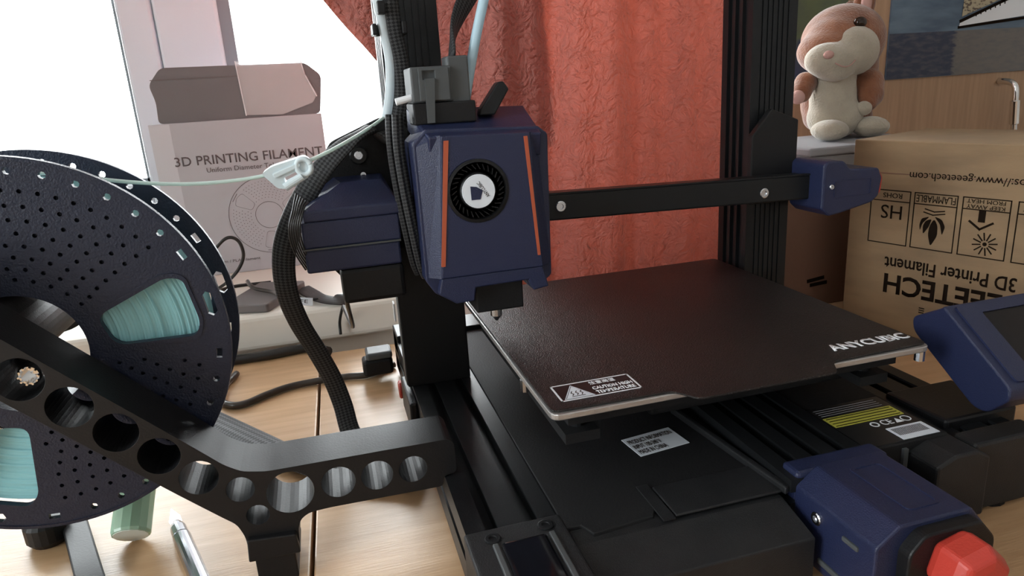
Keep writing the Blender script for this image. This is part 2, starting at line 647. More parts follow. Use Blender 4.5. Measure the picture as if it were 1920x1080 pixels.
# wardrobe behind the printer on the right, with its handle
wa = thing('wardrobe', 'light wood veneered wardrobe door panel behind the stuffed toy', 'wardrobe', (0.36, 0.45, -0.75))
obj('door_panel', box(0.362, 1.30, 0.45, 0.468, -0.75, 1.5), 'ward', wa, bevel=0.001)
obj('carcass', box(0.362, 1.30, 0.470, 0.715, -0.75, 1.5), 'ward', wa)
hd = obj('handle', tube([(0.806, 0.449, 0.217), (0.806, 0.428, 0.214), (0.807, 0.420, 0.203), (0.810, 0.420, 0.17), (0.814, 0.420, 0.135), (0.815, 0.428, 0.122), (0.815, 0.449, 0.119)], 0.0045), 'chrome', wa, smooth=True, label='chrome bow handle')
obj('collar', cyl((0.8085, 0.420, 0.188), (0.8125, 0.420, 0.152), 0.0065, 16, ch=0.001), 'chrome', hd, smooth=False)

# ------------------------------------------------------------------ desk
dk = thing('desk', 'pale beech desk top of two boards meeting in a dark seam', 'desk', (-0.2, 0.0, -0.75))
mt = Matrix.Rotation(-0.028, 4, 'Z')
SEAM = Matrix.Translation((-0.2447, 0.05, 0)) @ Matrix.Rotation(-0.0265, 4, 'Z')
obj('board', box(-0.75, -0.0012, -0.75, 0.250, -0.028, 0.0, SEAM), 'desk', dk, bevel=0.001)
obj('board', box(0.0012, 1.25, -0.75, 0.235, -0.028, 0.0, SEAM), 'desk', dk, bevel=0.001)
obj('batten', box(-0.9, 1.0, -0.02, 0.02, -0.06, -0.0285), 'desk_edge', dk)
for lx in (-0.92, 0.92):
    for ly in (-0.62, 0.2):
        obj('leg', box(lx - 0.025, lx + 0.025, ly - 0.025, ly + 0.025, -0.75, -0.028), 'desk_edge', dk)

# ------------------------------------------------------------------ curtain
cb = bmesh.new()
NX, NZ = 150, 120
gr = []
random.seed(3)
ph = [random.uniform(0, 6.28) for _ in range(8)]
for j in range(NZ + 1):
    z = 0.008 + j / NZ * 0.90
    # the left edge is swept aside towards the bottom
    xl = -0.075 if z < 0.19 else -0.075 - (z - 0.19) ** 1.0 * 0.76
    xl = max(xl, -0.36)
    row = []
    for i in range(NX + 1):
        s = i / NX
        x = xl + (0.262 - xl) * s
        y = 0.295 + 0.010 * math.sin(2 * pi * (x - 0.05 * z) / 0.115 + 0.6) * (0.55 + 0.45 * math.cos(2 * pi * (x - 0.02) / 0.5)) + 0.0035 * math.sin(2 * pi * x / 0.043 + ph[1] - z * 3) \
            + 0.0025 * math.sin(z * 21 + s * 9 + ph[2])
        row.append(cb.verts.new((x, y, z)))
    gr.append(row)
for j in range(NZ):
    for i in range(NX):
        cb.faces.new((gr[j][i], gr[j][i + 1], gr[j + 1][i + 1], gr[j + 1][i]))
cb2 = bmesh.new()
g2 = []
for j in range(61):
    z = 0.19 + j / 60 * 0.718
    xl = max(-0.068 - (z - 0.19) * 0.76, -0.355)
    xr = 0.036 - 0.055 * (z - 0.19)
    row = []
    for i in range(61):
        x = xl + (xr - xl) * i / 60
        row.append(cb2.verts.new((x, 0.3105 + 0.0022 * math.sin(x * 150 + z * 6) + 0.001 * math.sin(z * 40), z)))
    g2.append(row)
for j in range(60):
    for i in range(60):
        cb2.faces.new((g2[j][i], g2[j][i + 1], g2[j + 1][i + 1], g2[j + 1][i]))
cu = obj('curtain', cb, 'curtain', smooth=True)
fo = obj('rear_fold', cb2, 'curtain', cu, smooth=True)
so = cu.modifiers.new('thick', 'SOLIDIFY')
so.thickness = 0.0008
tag(cu, 'crinkled coral red curtain hanging in front of the window behind the printer', 'curtain')

# ------------------------------------------------------------------ the 3D printer
PR = thing('desktop_printer', 'black and navy desktop 3D printer with a dark print bed standing on the desk', 'printer', (0, 0, 0))


def extr(name, x0, x1, y0, y1, z0, z1, slots, parent=PR, top=0.004):
    """aluminium profile along y with grooves in its top and left side"""
    gx = []
    for s in slots:
        gx += [(s - 0.0032, z1), (s - 0.0032, z1 - 0.0015), (s - 0.0055, z1 - 0.003), (s - 0.003, z1 - 0.0075), (s + 0.003, z1 - 0.0075), (s + 0.0055, z1 - 0.003), (s + 0.0032, z1 - 0.0015), (s + 0.0032, z1)]
    zc = (z0 + z1) / 2
    pts = [(x0, z1)] + gx + [(x1, z1), (x1, z0), (x0, z0), (x0, zc - 0.0032), (x0 + 0.0065, zc - 0.003), (x0 + 0.0065, zc + 0.003), (x0, zc + 0.0032)]
    return obj(name, prism(pts, y0, y1, XZ(0)), 'black_alu', parent)


lr = extr('left_rail', -0.168, -0.1205, -0.127, 0.205, 0.006, 0.042, (-0.1545, -0.1335))
# front left end cap
ec = obj('end_cap', prism(rpoly([(-0.1695, 0.004), (-0.119, 0.004), (-0.119, 0.0435), (-0.1695, 0.0435)], 0.002), -0.176, -0.126, XZ(0)), 'base_black', PR, bevel=0.0012)
screw((-0.1565, -0.135, 0.0435), (0, 0, 1), 0.0042, ec, 0.0008, 'black_alu')
screw((-0.1290, -0.1335, 0.0435), (0, 0, 1), 0.0042, ec, 0.0008, 'black_alu')
obj('insert', box(-0.1540, -0.1305, -0.180, -0.1405, 0.020, 0.0452), 'black_gloss', ec, bevel=0.002, seg=3, label='glossy black insert')
for xr in (-0.1580, -0.1295):
    obj('rib', box(xr, xr + 0.003, -0.179, -0.1400, 0.02, 0.0448), 'grey_plastic', ec, bevel=0.0006)

# front cross bar and cover
obj('cross_bar', prism([(-0.150, 0.0405), (-0.139, 0.0415), (-0.139, 0.010), (-0.176, 0.010), (-0.176, 0.0335)], -0.1185, -0.004, mtx((0, 0, 0), (0, 1, 0), (0, 0, 1), (1, 0, 0))), 'base_black', PR, bevel=0.0008)
cv = obj('cover_plate', prism([(-0.1200, -0.138), (-0.1120, -0.1385), (-0.1085, -0.147), (-0.0750, -0.144), (-0.070, -0.136), (0.0000, -0.128), (0.0000, 0.17), (-0.1200, 0.17)], 0.038, 0.0428), 'black_matte', PR, bevel=0.0006)
obj('seam_strip', box(-0.0725, -0.066, -0.150, -0.118, 0.0425, 0.0436), 'base_black', cv)
obj('front_panel', box(-0.065, 0.002, -0.149, -0.122, 0.0425, 0.0440), 'base_black', cv, bevel=0.0006)
st = obj('sticker', box(0, 0.034, 0, 0.022, 0, 0.0003, mtx((-0.0560, -0.0900, 0.0429), (1, 0.12, 0), (-0.12, 1, 0))), 'sticker_white', cv, label='white sticker with print')
text('PRODUCT INFORMATION\nINPUT 100-240 V\nMADE IN CHINA', (-0.0545, -0.0880, 0.0433), (1, 0.12, 0), (-0.12, 1, 0), 0.030, 0.017, 'ink', st, thick=0.0001)

# base floor pan and rear parts
obj('base_pan', box(-0.119, 0.166, -0.122, 0.20, 0.006, 0.034), 'black_matte', PR)
obj('rear_bar', box(-0.168, 0.168, 0.17, 0.205, 0.006, 0.047), 'black_alu', PR, bevel=0.001)
# foot pads
for fx, fy in ((-0.145, -0.15), (-0.145, 0.18), (0.145, -0.14), (0.145, 0.18)):
    obj('foot', cyl((fx, fy, 0.0), (fx, fy, 0.0065), 0.011, 16), 'black_matte', PR)

# central guide rail
extr('guide_rail', -0.001, 0.056, -0.152, 0.20, 0.030, 0.0505, (0.012, 0.028, 0.044))
br = obj('rail_clip', prism([(-0.014, -0.046), (-0.0105, -0.046), (0.0, -0.150), (-0.004, -0.152)], 0.0425, 0.047), 'base_black', PR, bevel=0.001)

# belt tensioner with red knob
tn = obj('belt_tensioner', prism(rpoly([(0.003, 0.008), (0.061, 0.008), (0.064, 0.014), (0.064, 0.044), (0.054, 0.0560), (0.014, 0.0560), (0.002, 0.0470), (0.002, 0.012)], 0.0012, 2), -0.207, -0.151, XZ(0)), 'navy', PR, bevel=0.0015, seg=2)
obj('front_lip', prism(rpoly([(0.014, 0.012), (0.062, 0.012), (0.062, 0.043), (0.053, 0.0535), (0.022, 0.0535), (0.014, 0.045)], 0.003), -0.2135, -0.206, XZ(0)), 'black', tn, bevel=0.001)
kb = obj('knob', lathe([(0, -0.002), (0.0125, -0.002), (0.0150, 0.001), (0.0160, 0.004), (0.0160, 0.013), (0.0130, 0.018), (0.007, 0.0188), (0, 0.0188)], mtx((0.0375, -0.2135, 0.0380), (math.cos(0.25), 0, math.sin(0.25)), (-math.sin(0.25), 0, math.cos(0.25)), (0, -1, 0)), 6), 'red', tn, bevel=0.0018, seg=3, label='red octagonal knob')
screw((0.0020, -0.169, 0.0385), (-1, 0, 0), 0.0035, tn, 0.0015)
obj('side_rib', box(0.0008, 0.0025, -0.197, -0.187, 0.0385, 0.0410), 'grey_plastic', tn, bevel=0.0005)
obj('side_rib', box(0.0008, 0.0025, -0.204, -0.172, 0.0150, 0.0180), 'grey_plastic', tn, bevel=0.0005)
ts = obj('top_slot', holed(rpoly([(0.026, -0.199), (0.045, -0.199), (0.045, -0.160), (0.026, -0.160)], 0.003), [rpoly([(0.0275, -0.1975), (0.0435, -0.1975), (0.0435, -0.1615), (0.0275, -0.1615)], 0.0025)], 0.0559, 0.0566), 'navy', tn)
obj('rear_block', box(0.003, 0.060, -0.1515, -0.138, 0.030, 0.0535), 'navy_dark', tn, bevel=0.002)

# right rail, hump, screen bracket
extr('right_rail', 0.1205, 0.168, -0.137, 0.205, 0.006, 0.042, (0.1335, 0.1545))
obj('end_cap', prism(rpoly([(0.119, 0.002), (0.1695, 0.002), (0.1695, 0.046), (0.119, 0.046)], 0.003), -0.152, -0.136, XZ(0)), 'base_black', PR, bevel=0.002)
obj('cable_cover', prism([(0.085, 0.006), (0.121, 0.006), (0.121, 0.043), (0.112, 0.048), (0.097, 0.048), (0.085, 0.043)], -0.160, -0.060, XZ(0)), 'base_black', PR, bevel=0.0015)
# power supply
ps = obj('power_supply', box(0.0565, 0.112, -0.140, 0.150, 0.020, 0.0495), 'black_matte', PR, bevel=0.001)
M['label_black'] = mat('black_label', (0.012, 0.012, 0.013), 0.35)
lb = obj('warning_sticker', box(0.0575, 0.1095, -0.1385, -0.088, 0.0494, 0.0498), 'label_black', ps, label='black rating sticker')
obj('yellow_strip', box(0.0585, 0.1070, -0.1130, -0.1015, 0.0498, 0.05005), 'yellow', ps, label='yellow warning strip')
LT = mtx((0, 0, 0.05005), (1, 0, 0), (0, 1, 0))
obj('fine_print', lines([(0.0600, -0.1118 + 0.0029 * i, 0.1050, -0.1118 + 0.0029 * i) for i in range(4)], 0.0007, LT, 0.0001), 'ink', ps)
obj('fine_print', lines([(0.0600, -0.0985 + 0.0024 * i, 0.1040, -0.0985 + 0.0024 * i) for i in range(4)], 0.0004, mtx((0, 0, 0.0498), (1, 0, 0), (0, 1, 0)), 0.0001), 'grey_box', ps)
text('CE', (0.0860, -0.1205, 0.0498), (1, 0, 0), (0, 1, 0), 0.0075, 0.0055, 'white_print', ps, thick=0.0001)
ic = bmesh.new()
holed(circ(0.1035, -0.1178, 0.0032), [circ(0.1035, -0.1178, 0.0025)], 0, 0.0001, mtx((0, 0, 0.0498), (1, 0, 0), (0, 1, 0)), ic)
obj('symbol', ic, 'white_print', ps)
ic = prism([(0.0948, -0.1205), (0.1002, -0.1205), (0.0975, -0.1155)], 0, 0.0001, mtx((0, 0, 0.0498), (1, 0, 0), (0, 1, 0)))
obj('symbol', ic, 'white_print', ps)
ic = holed(circ(0.0815, -0.1178, 0.0028), [circ(0.0815, -0.1178, 0.0019)], 0, 0.0001, mtx((0, 0, 0.0498), (1, 0, 0), (0, 1, 0)))
obj('symbol', ic, 'white_print', ps)
obj('barcode_sticker', box(0.0830, 0.1080, -0.1380, -0.1245, 0.0498, 0.0501), 'sticker_white', ps, label='white barcode sticker')
obj('barcode', lines([(0.0850 + 0.0011 * i, -0.1335, 0.0850 + 0.0011 * i, -0.1265) for i in range(19)], 0.0005, mtx((0, 0, 0.0501), (1, 0, 0), (0, 1, 0)), 0.0001), 'ink', ps)
obj('slot_rib', box(0.080, 0.083, -0.1420, -0.1385, 0.026, 0.046), 'grey_plastic', ps)

# screen unit on its bracket (tilted panel)
sb = obj('screen_bracket', prism([(-0.126, 0.030), (-0.078, 0.030), (-0.078, 0.0455), (-0.126, 0.0475)], 0.126, 0.180, mtx((0, 0, 0), (0, 1, 0), (0, 0, 1), (1, 0, 0))), 'black', PR, bevel=0.002)
YZ = mtx((0, 0, 0), (0, 1, 0), (0, 0, 1), (1, 0, 0))
prof = rpoly([(-0.0985, 0.1075), (-0.1005, 0.1095), (-0.149, 0.0755), (-0.150, 0.0680), (-0.137, 0.0545), (-0.128, 0.0545), (-0.080, 0.0870), (-0.078, 0.0960)], 0.006, 4)
sc = obj('screen_unit', prism(prof, 0.1415, 0.252, YZ), 'navy_dark', PR, bevel=0.003, seg=3, label='navy tilted control screen')
fe = V((0, -0.0485, -0.034)).normalized()       # down the front face
fn = V((0, -0.034, 0.0485)).normalized()
FM = mtx(V((0.1415, -0.1003, 0.1092)) + fn * 0.0002, (1, 0, 0), -fe, fn)
obj('bezel', holed(rpoly([(0.006, -0.057), (0.105, -0.057), (0.105, -0.002), (0.006, -0.002)], 0.003), [rpoly([(0.021, -0.0465), (0.098, -0.0465), (0.098, -0.009), (0.021, -0.009)], 0.001, 2)], 0, 0.0014, FM), 'navy', sc)
obj('display', box(0.0205, 0.0985, -0.047, -0.0085, 0, 0.0005, FM), 'lcd', sc, label='dark display glass')
obj('name_plate', holed(rpoly([(0.024, -0.0555), (0.098, -0.0555), (0.098, -0.0480), (0.027, -0.0480)], 0.001, 2), [rpoly([(0.0250, -0.0549), (0.097, -0.0549), (0.097, -0.0486), (0.0275, -0.0486)], 0.001, 2)], 0.0014, 0.0019, FM), 'grey_plastic', sc)
text('ANYCUBIC', FM @ V((0.036, -0.0540, 0.0014)), (1, 0, 0), -fe, 0.045, 0.0040, 'grey_box', sc, thick=0.0003)

# heated bed and build plate
hb = obj('heated_bed', prism(rpoly([(-0.1175, -0.1175), (0.1175, -0.1175), (0.1175, 0.1175), (-0.1175, 0.1175)], 0.006), 0.0903, 0.0938), 'alu', PR, bevel=0.0006, label='grey aluminium hot bed edge')
bp_ = obj('build_plate', prism(rpoly([(-0.1165, -0.1150), (-0.050, -0.1165), (-0.0420, -0.1300), (0.0420, -0.1300), (0.0500, -0.1165), (0.1165, -0.1150), (0.1165, 0.1165), (-0.1165, 0.1165)], 0.004), 0.0940, 0.0951), 'pei', hb, bevel=0.0003)
obj('insulation', box(-0.105, 0.105, -0.105, 0.105, 0.080, 0.0902), 'black_matte', hb)
PT = mtx((0, 0, 0.0951), (1, 0, 0), (0, 1, 0))
text('ANYCUBIC', (0.0605, -0.1050, 0.0951), (1, 0, 0), (0, 1, 0), 0.0545, 0.0090, 'white_print', hb, bold=0.032, thick=0.00015)
cl = lines(rect(-0.1080, -0.1062, -0.0630, -0.0870), 0.0010, PT, 0.00012)
obj('caution_frame', cl, 'white_print', hb)
obj('caution_field', prism([(-0.1076, -0.1058), (-0.0634, -0.1058), (-0.0634, -0.0874), (-0.1076, -0.0874)], 0.0951, 0.09515), 'label_black', hb)
tr = bmesh.new()
holed([(-0.1062, -0.1050), (-0.0890, -0.1050), (-0.0976, -0.0890)], [[(-0.1054, -0.10455), (-0.0898, -0.10455), (-0.0976, -0.0900)]], 0, 0.00015, PT, tr)
prism([(-0.1048, -0.1042), (-0.0904, -0.1042), (-0.0976, -0.0908)], 0, 0.00014, PT, tr)
obj('hot_symbol', tr, 'sticker_white', hb)
wv = []
for k in range(3):
    x = -0.1005 + 0.0026 * k
    wv += [(x, -0.1018, x + 0.0010, -0.1002), (x + 0.0010, -0.1002, x, -0.0987), (x, -0.0987, x + 0.0010, -0.0970)]
wv.append((-0.1010, -0.1030, -0.0940, -0.1030))
obj('hot_symbol', lines(wv, 0.0005, mtx((0, 0, 0.09525), (1, 0, 0), (0, 1, 0)), 0.0001), 'label_black', hb)
text('\u6ce8\u610f\u9ad8\u6e29', (-0.0870, -0.0925, 0.0951), (1, 0, 0), (0, 1, 0), 0.0150, 0.0040, 'white_print', hb, thick=0.0002)
text('CAUTION HIGH', (-0.0875, -0.0990, 0.0951), (1, 0, 0), (0, 1, 0), 0.0230, 0.0036, 'white_print', hb, bold=0.02, thick=0.0002)
text('TEMPERATURE', (-0.0872, -0.1042, 0.0951), (1, 0, 0), (0, 1, 0), 0.0225, 0.0036, 'white_print', hb, bold=0.02, thick=0.0002)
obj('bed_carriage', box(-0.045, 0.095, -0.080, 0.080, 0.062, 0.072), 'black_matte', PR, bevel=0.002)
obj('bed_arm', box(-0.100, 0.100, -0.012, 0.012, 0.066, 0.074), 'black_matte', PR)
for sx in (-0.095, 0.095):
    for sy in (-0.09, 0.09):
        obj('bed_post', cyl((sx, sy, 0.066), (sx, sy, 0.0905), 0.004, 12), 'black_alu', PR)
    obj('bed_arm', box(sx - 0.01, sx + 0.01, -0.10, 0.10, 0.066, 0.072), 'black_matte', PR)
obj('bearing', box(-0.002, 0.050, -0.05, 0.05, 0.0505, 0.062), 'black', PR, bevel=0.002)
for sx in (-0.118, 0.112):
    obj('clip_screw', cyl((sx + 0.003, -0.112 if sx > 0 else -0.06, 0.083), (sx + 0.003, -0.112 if sx > 0 else -0.06, 0.0903), 0.003, 10), 'steel', hb)

# uprights
def upright(x0, x1, y0=0.08, y1=0.122, z0=0.042, z1=0.62):
    pts = []
    g = 0.0010
    for s in (0.27, 0.50, 0.73):
        c = x0 + (x1 - x0) * s
        pts += [(c - 0.0030, y0), (c - 0.0030, y0 + g), (c - 0.0018, y0 + g), (c - 0.0018, y0), (c + 0.0018, y0), (c + 0.0018, y0 + g), (c + 0.0030, y0 + g), (c + 0.0030, y0)]
    ym = (y0 + y1) / 2
    side = []
    for s in (-0.010, 0.0, 0.010):
        side += [(ym + s - 0.003, 0), (ym + s - 0.003, 0.003), (ym + s + 0.003, 0.003), (ym + s + 0.003, 0)]
    pr = [(x0, y0)] + pts + [(x1, y0)] + [(x1 - d, yy) for yy, d in side] + [(x1, y1), (x0, y1)] + [(x0 + d, yy) for yy, d in side[::-1]]
    return obj('upright', prism(pr, z0, z1), 'black_alu', PR)


upright(-0.163, -0.123)
upright(0.123, 0.163)
obj('top_bar', box(-0.163, 0.163, 0.08, 0.122, 0.62, 0.66), 'black_alu', PR)
# left column cover and its motor at the foot of the upright
lc = obj('column_cover', box(-0.1715, -0.1235, 0.066, 0.0795, 0.042, 0.150), 'black', PR, bevel=0.001)
obj('edge_strip', box(-0.1722, -0.1715, 0.066, 0.0795, 0.044, 0.150), 'grey_plastic', lc)
zm = obj('lift_motor', box(-0.200, -0.1725, 0.186, 0.204, 0.006, 0.022), 'black', PR, bevel=0.003)
obj('motor_cap', box(-0.1960, -0.1725, 0.184, 0.206, 0.0222, 0.029), 'grey_plastic', zm, bevel=0.002)
ck = obj('cam_knob', cyl((-0.169, 0.112, 0.0215), (-0.1755, 0.112, 0.0215), 0.0075, 16, ch=0.001), 'red', PR, label='small dark red button on the left rail')
obj('side_lug', box(-0.1740, -0.1682, 0.045, 0.100, 0.012, 0.038), 'black', PR, bevel=0.0015)
obj('lug_light', box(-0.1745, -0.1735, 0.082, 0.09, 0.090, 0.104), 'white_print', lc)

# X gantry
TILT = Matrix.Translation((-0.056, 0, 0.1705)) @ Matrix.Rotation(0.0272, 4, 'Y')
gb = obj('gantry_beam', box(-0.159, 0.228, 0.046, 0.066, -0.0105, 0.0085, TILT), 'black_alu', PR, bevel=0.0012)
obj('beam_lip', box(-0.010, 0.214, 0.0452, 0.050, 0.0085, 0.0097, TILT), 'black_alu', gb)
screw((0.115, 0.046, 0.1630), (0, -1, 0), 0.0040, gb)
screw((-0.052, 0.046, 0.1700), (0, -1, 0), 0.0040, gb)
ge = obj('beam_end', prism(rpoly([(0.156, 0.1480), (0.163, 0.1420), (0.172, 0.1430), (0.202, 0.1490), (0.2085, 0.1540), (0.2105, 0.1680), (0.2065, 0.1760), (0.180, 0.1775), (0.174, 0.1840), (0.160, 0.1850), (0.156, 0.1820)], 0.002), 0.030, 0.070, XZ(0)), 'navy_dark', PR, bevel=0.0015)
obj('cap', prism(rpoly([(0.2075, 0.1520), (0.2135, 0.1555), (0.2145, 0.1675), (0.2095, 0.1750), (0.206, 0.1750)], 0.002), 0.034, 0.066, XZ(0)), 'red', ge, bevel=0.001, label='red belt tension cap')
screw((0.1632, 0.030, 0.1650), (0, -1, 0), 0.0020, ge)
obj('front_recess', holed(rpoly([(0.166, 0.1560), (0.200, 0.1560), (0.200, 0.1690), (0.166, 0.1690)], 0.002), [rpoly([(0.1665, 0.1565), (0.1995, 0.1565), (0.1995, 0.1685), (0.1665, 0.1685)], 0.0018)], 0.0294, 0.0301, XZ(0)), 'navy_dark', ge)
obj('roller_plate', prism([(0.118, 0.150), (0.160, 0.150), (0.160, 0.215), (0.135, 0.225), (0.118, 0.205)], 0.068, 0.0745, XZ(0)), 'black', PR, bevel=0.001)

# left carriage: plate, motor cover, motor
lp = obj('carriage_plate', prism(rpoly([(-0.205, 0.128), (-0.160, 0.128), (-0.152, 0.150), (-0.152, 0.232), (-0.170, 0.240), (-0.205, 0.226), (-0.222, 0.200), (-0.222, 0.150)], 0.003), 0.0665, 0.0740, XZ(0)), 'black_matte', PR, bevel=0.001)
screw((-0.1875, 0.0665, 0.2160), (0, -1, 0), 0.0062, lp, 0.002, 'black_alu')
screw((-0.1875, 0.0655, 0.2160), (0, -1, 0), 0.0030, lp, 0.0015)
screw((-0.1860, 0.0665, 0.2030), (0, -1, 0), 0.0022, lp, 0.003)
# boxy navy cover: tapered roof over two stacked boxes
bm = bmesh.new()
bx(bm, -0.2300, -0.1690, 0.0240, 0.0660, 0.1640, 0.1810)
mc = obj('motor_cover', bm, 'navy_dark', PR, bevel=0.0012)
bm = bmesh.new()
lo = [(-0.2280, 0.0230, 0.1810), (-0.1680, 0.0230, 0.1810), (-0.1680, 0.0660, 0.1810), (-0.2280, 0.0660, 0.1810)]
m1 = [(p[0], p[1], 0.1880) for p in lo]
tp = [(-0.2020, 0.0480, 0.2010), (-0.1760, 0.0480, 0.2010), (-0.1740, 0.0660, 0.2030), (-0.2060, 0.0660, 0.2030)]
R3 = [[bm.verts.new(p) for p in rr] for rr in (lo, m1, tp)]
bm.faces.new(R3[0][::-1])
bm.faces.new(R3[2])
for A, B in ((R3[0], R3[1]), (R3[1], R3[2])):
    for i in range(4):
        bm.faces.new((A[i], A[(i + 1) % 4], B[(i + 1) % 4], B[i]))
obj('cover_roof', bm, 'navy', mc, bevel=0.0010)
obj('seam', box(-0.2310, -0.1695, 0.0230, 0.0660, 0.1632, 0.1642), 'grey_plastic', mc)
obj('lower_cover', box(-0.2300, -0.1700, 0.0245, 0.0660, 0.1480, 0.1632), 'navy_dark', mc, bevel=0.0015)
obj('stepper_motor', box(-0.2100, -0.1690, 0.0270, 0.0660, 0.1240, 0.1478), 'black', PR, bevel=0.003)
# ribbon of thin wires at the left of the motor cover
wr = bmesh.new()
for k in range(6):
    d = k * 0.0013
    tube([(-0.2300 + d, 0.030, 0.1990 - d), (-0.2330 + d, 0.024, 0.1900), (-0.2370 + d, 0.021, 0.1780), (-0.2360 + d, 0.024, 0.1640), (-0.2310 + d, 0.03, 0.1500)], 0.0006, k=6, n=6, bm=wr)
obj('wire_bundle', wr, 'wire', PR, smooth=True)

# print head
PH = obj('print_head', prism(rpoly([(-0.1590, 0.1400), (-0.1535, 0.1310), (-0.1415, 0.1245), (-0.1300, 0.1250), (-0.1285, 0.1330), (-0.0935, 0.1335), (-0.0905, 0.1265), (-0.0840, 0.1265), (-0.0755, 0.1340), (-0.0740, 0.2250), (-0.0800, 0.2300), (-0.1500, 0.2330), (-0.1590, 0.2250)], 0.0012, 2), 0.0010, 0.0400, XZ(0)), 'navy', PR, bevel=0.0015, label='navy print head cover')
fan_c = (-0.1228, 0.1945)
fp = holed([(-0.1500, 0.1420), (-0.0835, 0.1420), (-0.0880, 0.2270), (-0.1430, 0.2290)], [circ(*fan_c, 0.0190, 40)], -0.0070, 0.0008, XZ(0))
obj('front_shell', fp, 'navy', PH, bevel=0.0008)
# sloping side facets left and right of the shell
for pts in ([(-0.1500, 0.1420), (-0.1430, 0.2292), (-0.1520, 0.2290), (-0.1580, 0.2225), (-0.1575, 0.1420)], [(-0.0835, 0.1420), (-0.0880, 0.2272), (-0.0810, 0.2262), (-0.0750, 0.2220), (-0.0755, 0.1420)]):
    bm = bmesh.new()
    a = [V((p[0], -0.0062 if i < 2 else 0.0015, p[1])) for i, p in enumerate(pts)]
    b = [V((p[0], 0.003, p[1])) for p in pts]
    A = [bm.verts.new(p) for p in a]
    B = [bm.verts.new(p) for p in b]
    bm.faces.new(A)
    bm.faces.new(B[::-1])
    for i in range(5):
        bm.faces.new((A[i], B[i], B[(i + 1) % 5], A[(i + 1) % 5]))
    obj('side_facet', bm, 'navy', PH)
bm = bmesh.new()
prism([(-0.1495, 0.1500), (-0.1470, 0.1500), (-0.1385, 0.2260), (-0.1415, 0.2260)], -0.0076, -0.0060, XZ(0), bm)
obj('stripe', bm, 'orange', PH, label='orange accent stripe')
bm = prism([(-0.0870, 0.1500), (-0.0852, 0.1500), (-0.0898, 0.2250), (-0.0922, 0.2250)], -0.0076, -0.0060, XZ(0))
obj('stripe', bm, 'orange', PH, label='orange accent stripe')
# chin below the fan
bm = bmesh.new()
chin = [(-0.1500, 0.1420), (-0.0835, 0.1420), (-0.0800, 0.1280), (-0.0905, 0.1265), (-0.0935, 0.1340), (-0.1285, 0.1335), (-0.1300, 0.1250), (-0.1415, 0.1245), (-0.1525, 0.1320)]
prism(chin, -0.0060, 0.0015, XZ(0), bm)
obj('chin', bm, 'navy', PH, bevel=0.0010)
# sloped top that mirrors the window
bm = bmesh.new()
A = [bm.verts.new(p) for p in ((-0.1500, -0.0055, 0.2285), (-0.0800, -0.0055, 0.2260), (-0.0780, 0.0380, 0.2420), (-0.1560, 0.0380, 0.2450))]
B = [bm.verts.new(v.co + V((0, 0.004, -0.014))) for v in A]
bm.faces.new(A)
bm.faces.new(B[::-1])
for i in range(4):
    bm.faces.new((A[i], B[i], B[(i + 1) % 4], A[(i + 1) % 4]))
obj('top_cover', bm, 'navy', PH, bevel=0.0010)
# fan: dark well, ring of blades, hub with medallion
FX = lambda y: mtx((fan_c[0], y, fan_c[1]), (1, 0, 0), (0, 0, 1), (0, -1, 0))
fan = obj('blower_fan', lathe([(0.0195, 0.0095), (0.0176, 0.0100), (0.0172, 0.0010), (0.0, 0.0010), (0.0, 0.0), (0.0195, 0.0)], FX(0.0020), 40), 'black', PH, smooth=False)
bl = bmesh.new()
for k in range(30):
    a = 2 * pi * k / 30
    p = V((0.0148 * math.cos(a), 0.0148 * math.sin(a), 0))
    d = V((math.cos(a + 0.6), math.sin(a + 0.6), 0)) * 0.0019
    nn = V((-d.y, d.x, 0)).normalized() * 0.00025
    prism([p - d - nn, p + d - nn, p + d + nn, p - d + nn], 0.001, 0.0078, FX(0.0012), bl)
obj('blade', bl, 'black', fan)
obj('hub', lathe([(0, 0.0092), (0.0104, 0.0092), (0.0112, 0.0084), (0.0114, 0.001), (0, 0.001)], FX(0.0012), 36), 'black', fan)
obj('medallion', lathe([(0, 0.00955), (0.0092, 0.00955), (0.0094, 0.0094), (0.0096, 0.00955), (0.0103, 0.0095), (0.0104, 0.0091), (0, 0.0091)], FX(0.0012), 40), 'sticker_white', fan, label='silver round medallion')
FH = FX(0.0012)
pent = [(-0.0052, 0.0030), (0.0020, 0.0012), (0.0022, 0.0008), (0.0016, -0.0052), (-0.0048, -0.0052)]
pent = [(-0.0050, 0.0034), (-0.0012, 0.0028), (0.0026, 0.0004), (0.0008, -0.0050), (-0.0048, -0.0050)]
obj('emblem', prism(pent, 0.0095, 0.0098, FH), 'navy', fan)
d_ = V((-0.55, 0.83))
d_.normalize()
text('ANYCUBIC', FH @ V((0.0070, -0.0032, 0.0096)), (d_.x, 0, d_.y), (-d_.y, 0, d_.x), 0.0112, 0.0022, 'ink', fan, thick=0.0001)
# nozzle block under the head
hn = obj('hot_end', box(-0.1270, -0.0950, 0.004, 0.034, 0.1130, 0.1330), 'black', PR, bevel=0.001)
obj('nozzle', lathe([(0.0006, 0), (0.004, 0.004), (0.004, 0.012), (0, 0.012)], mtx((-0.1110, 0.018, 0.1015), (1, 0, 0), (0, 1, 0)), 12), 'steel', hn)
# braided wires down the left side of the head
for k, (dx, dy) in enumerate(((0.0, 0.0), (0.0035, 0.006), (-0.003, 0.011))):
    obj('cable', tube([(-0.1650 + dx, 0.022 + dy, 0.2420), (-0.1665 + dx, 0.018 + dy, 0.2200), (-0.1655 + dx, 0.014 + dy, 0.1950), (-0.1630 + dx, 0.013 + dy, 0.1700), (-0.1600 + dx, 0.016 + dy, 0.1480), (-0.1570 + dx, 0.020 + dy, 0.1380)], 0.0022, k=8), 'braid', PR, smooth=True)

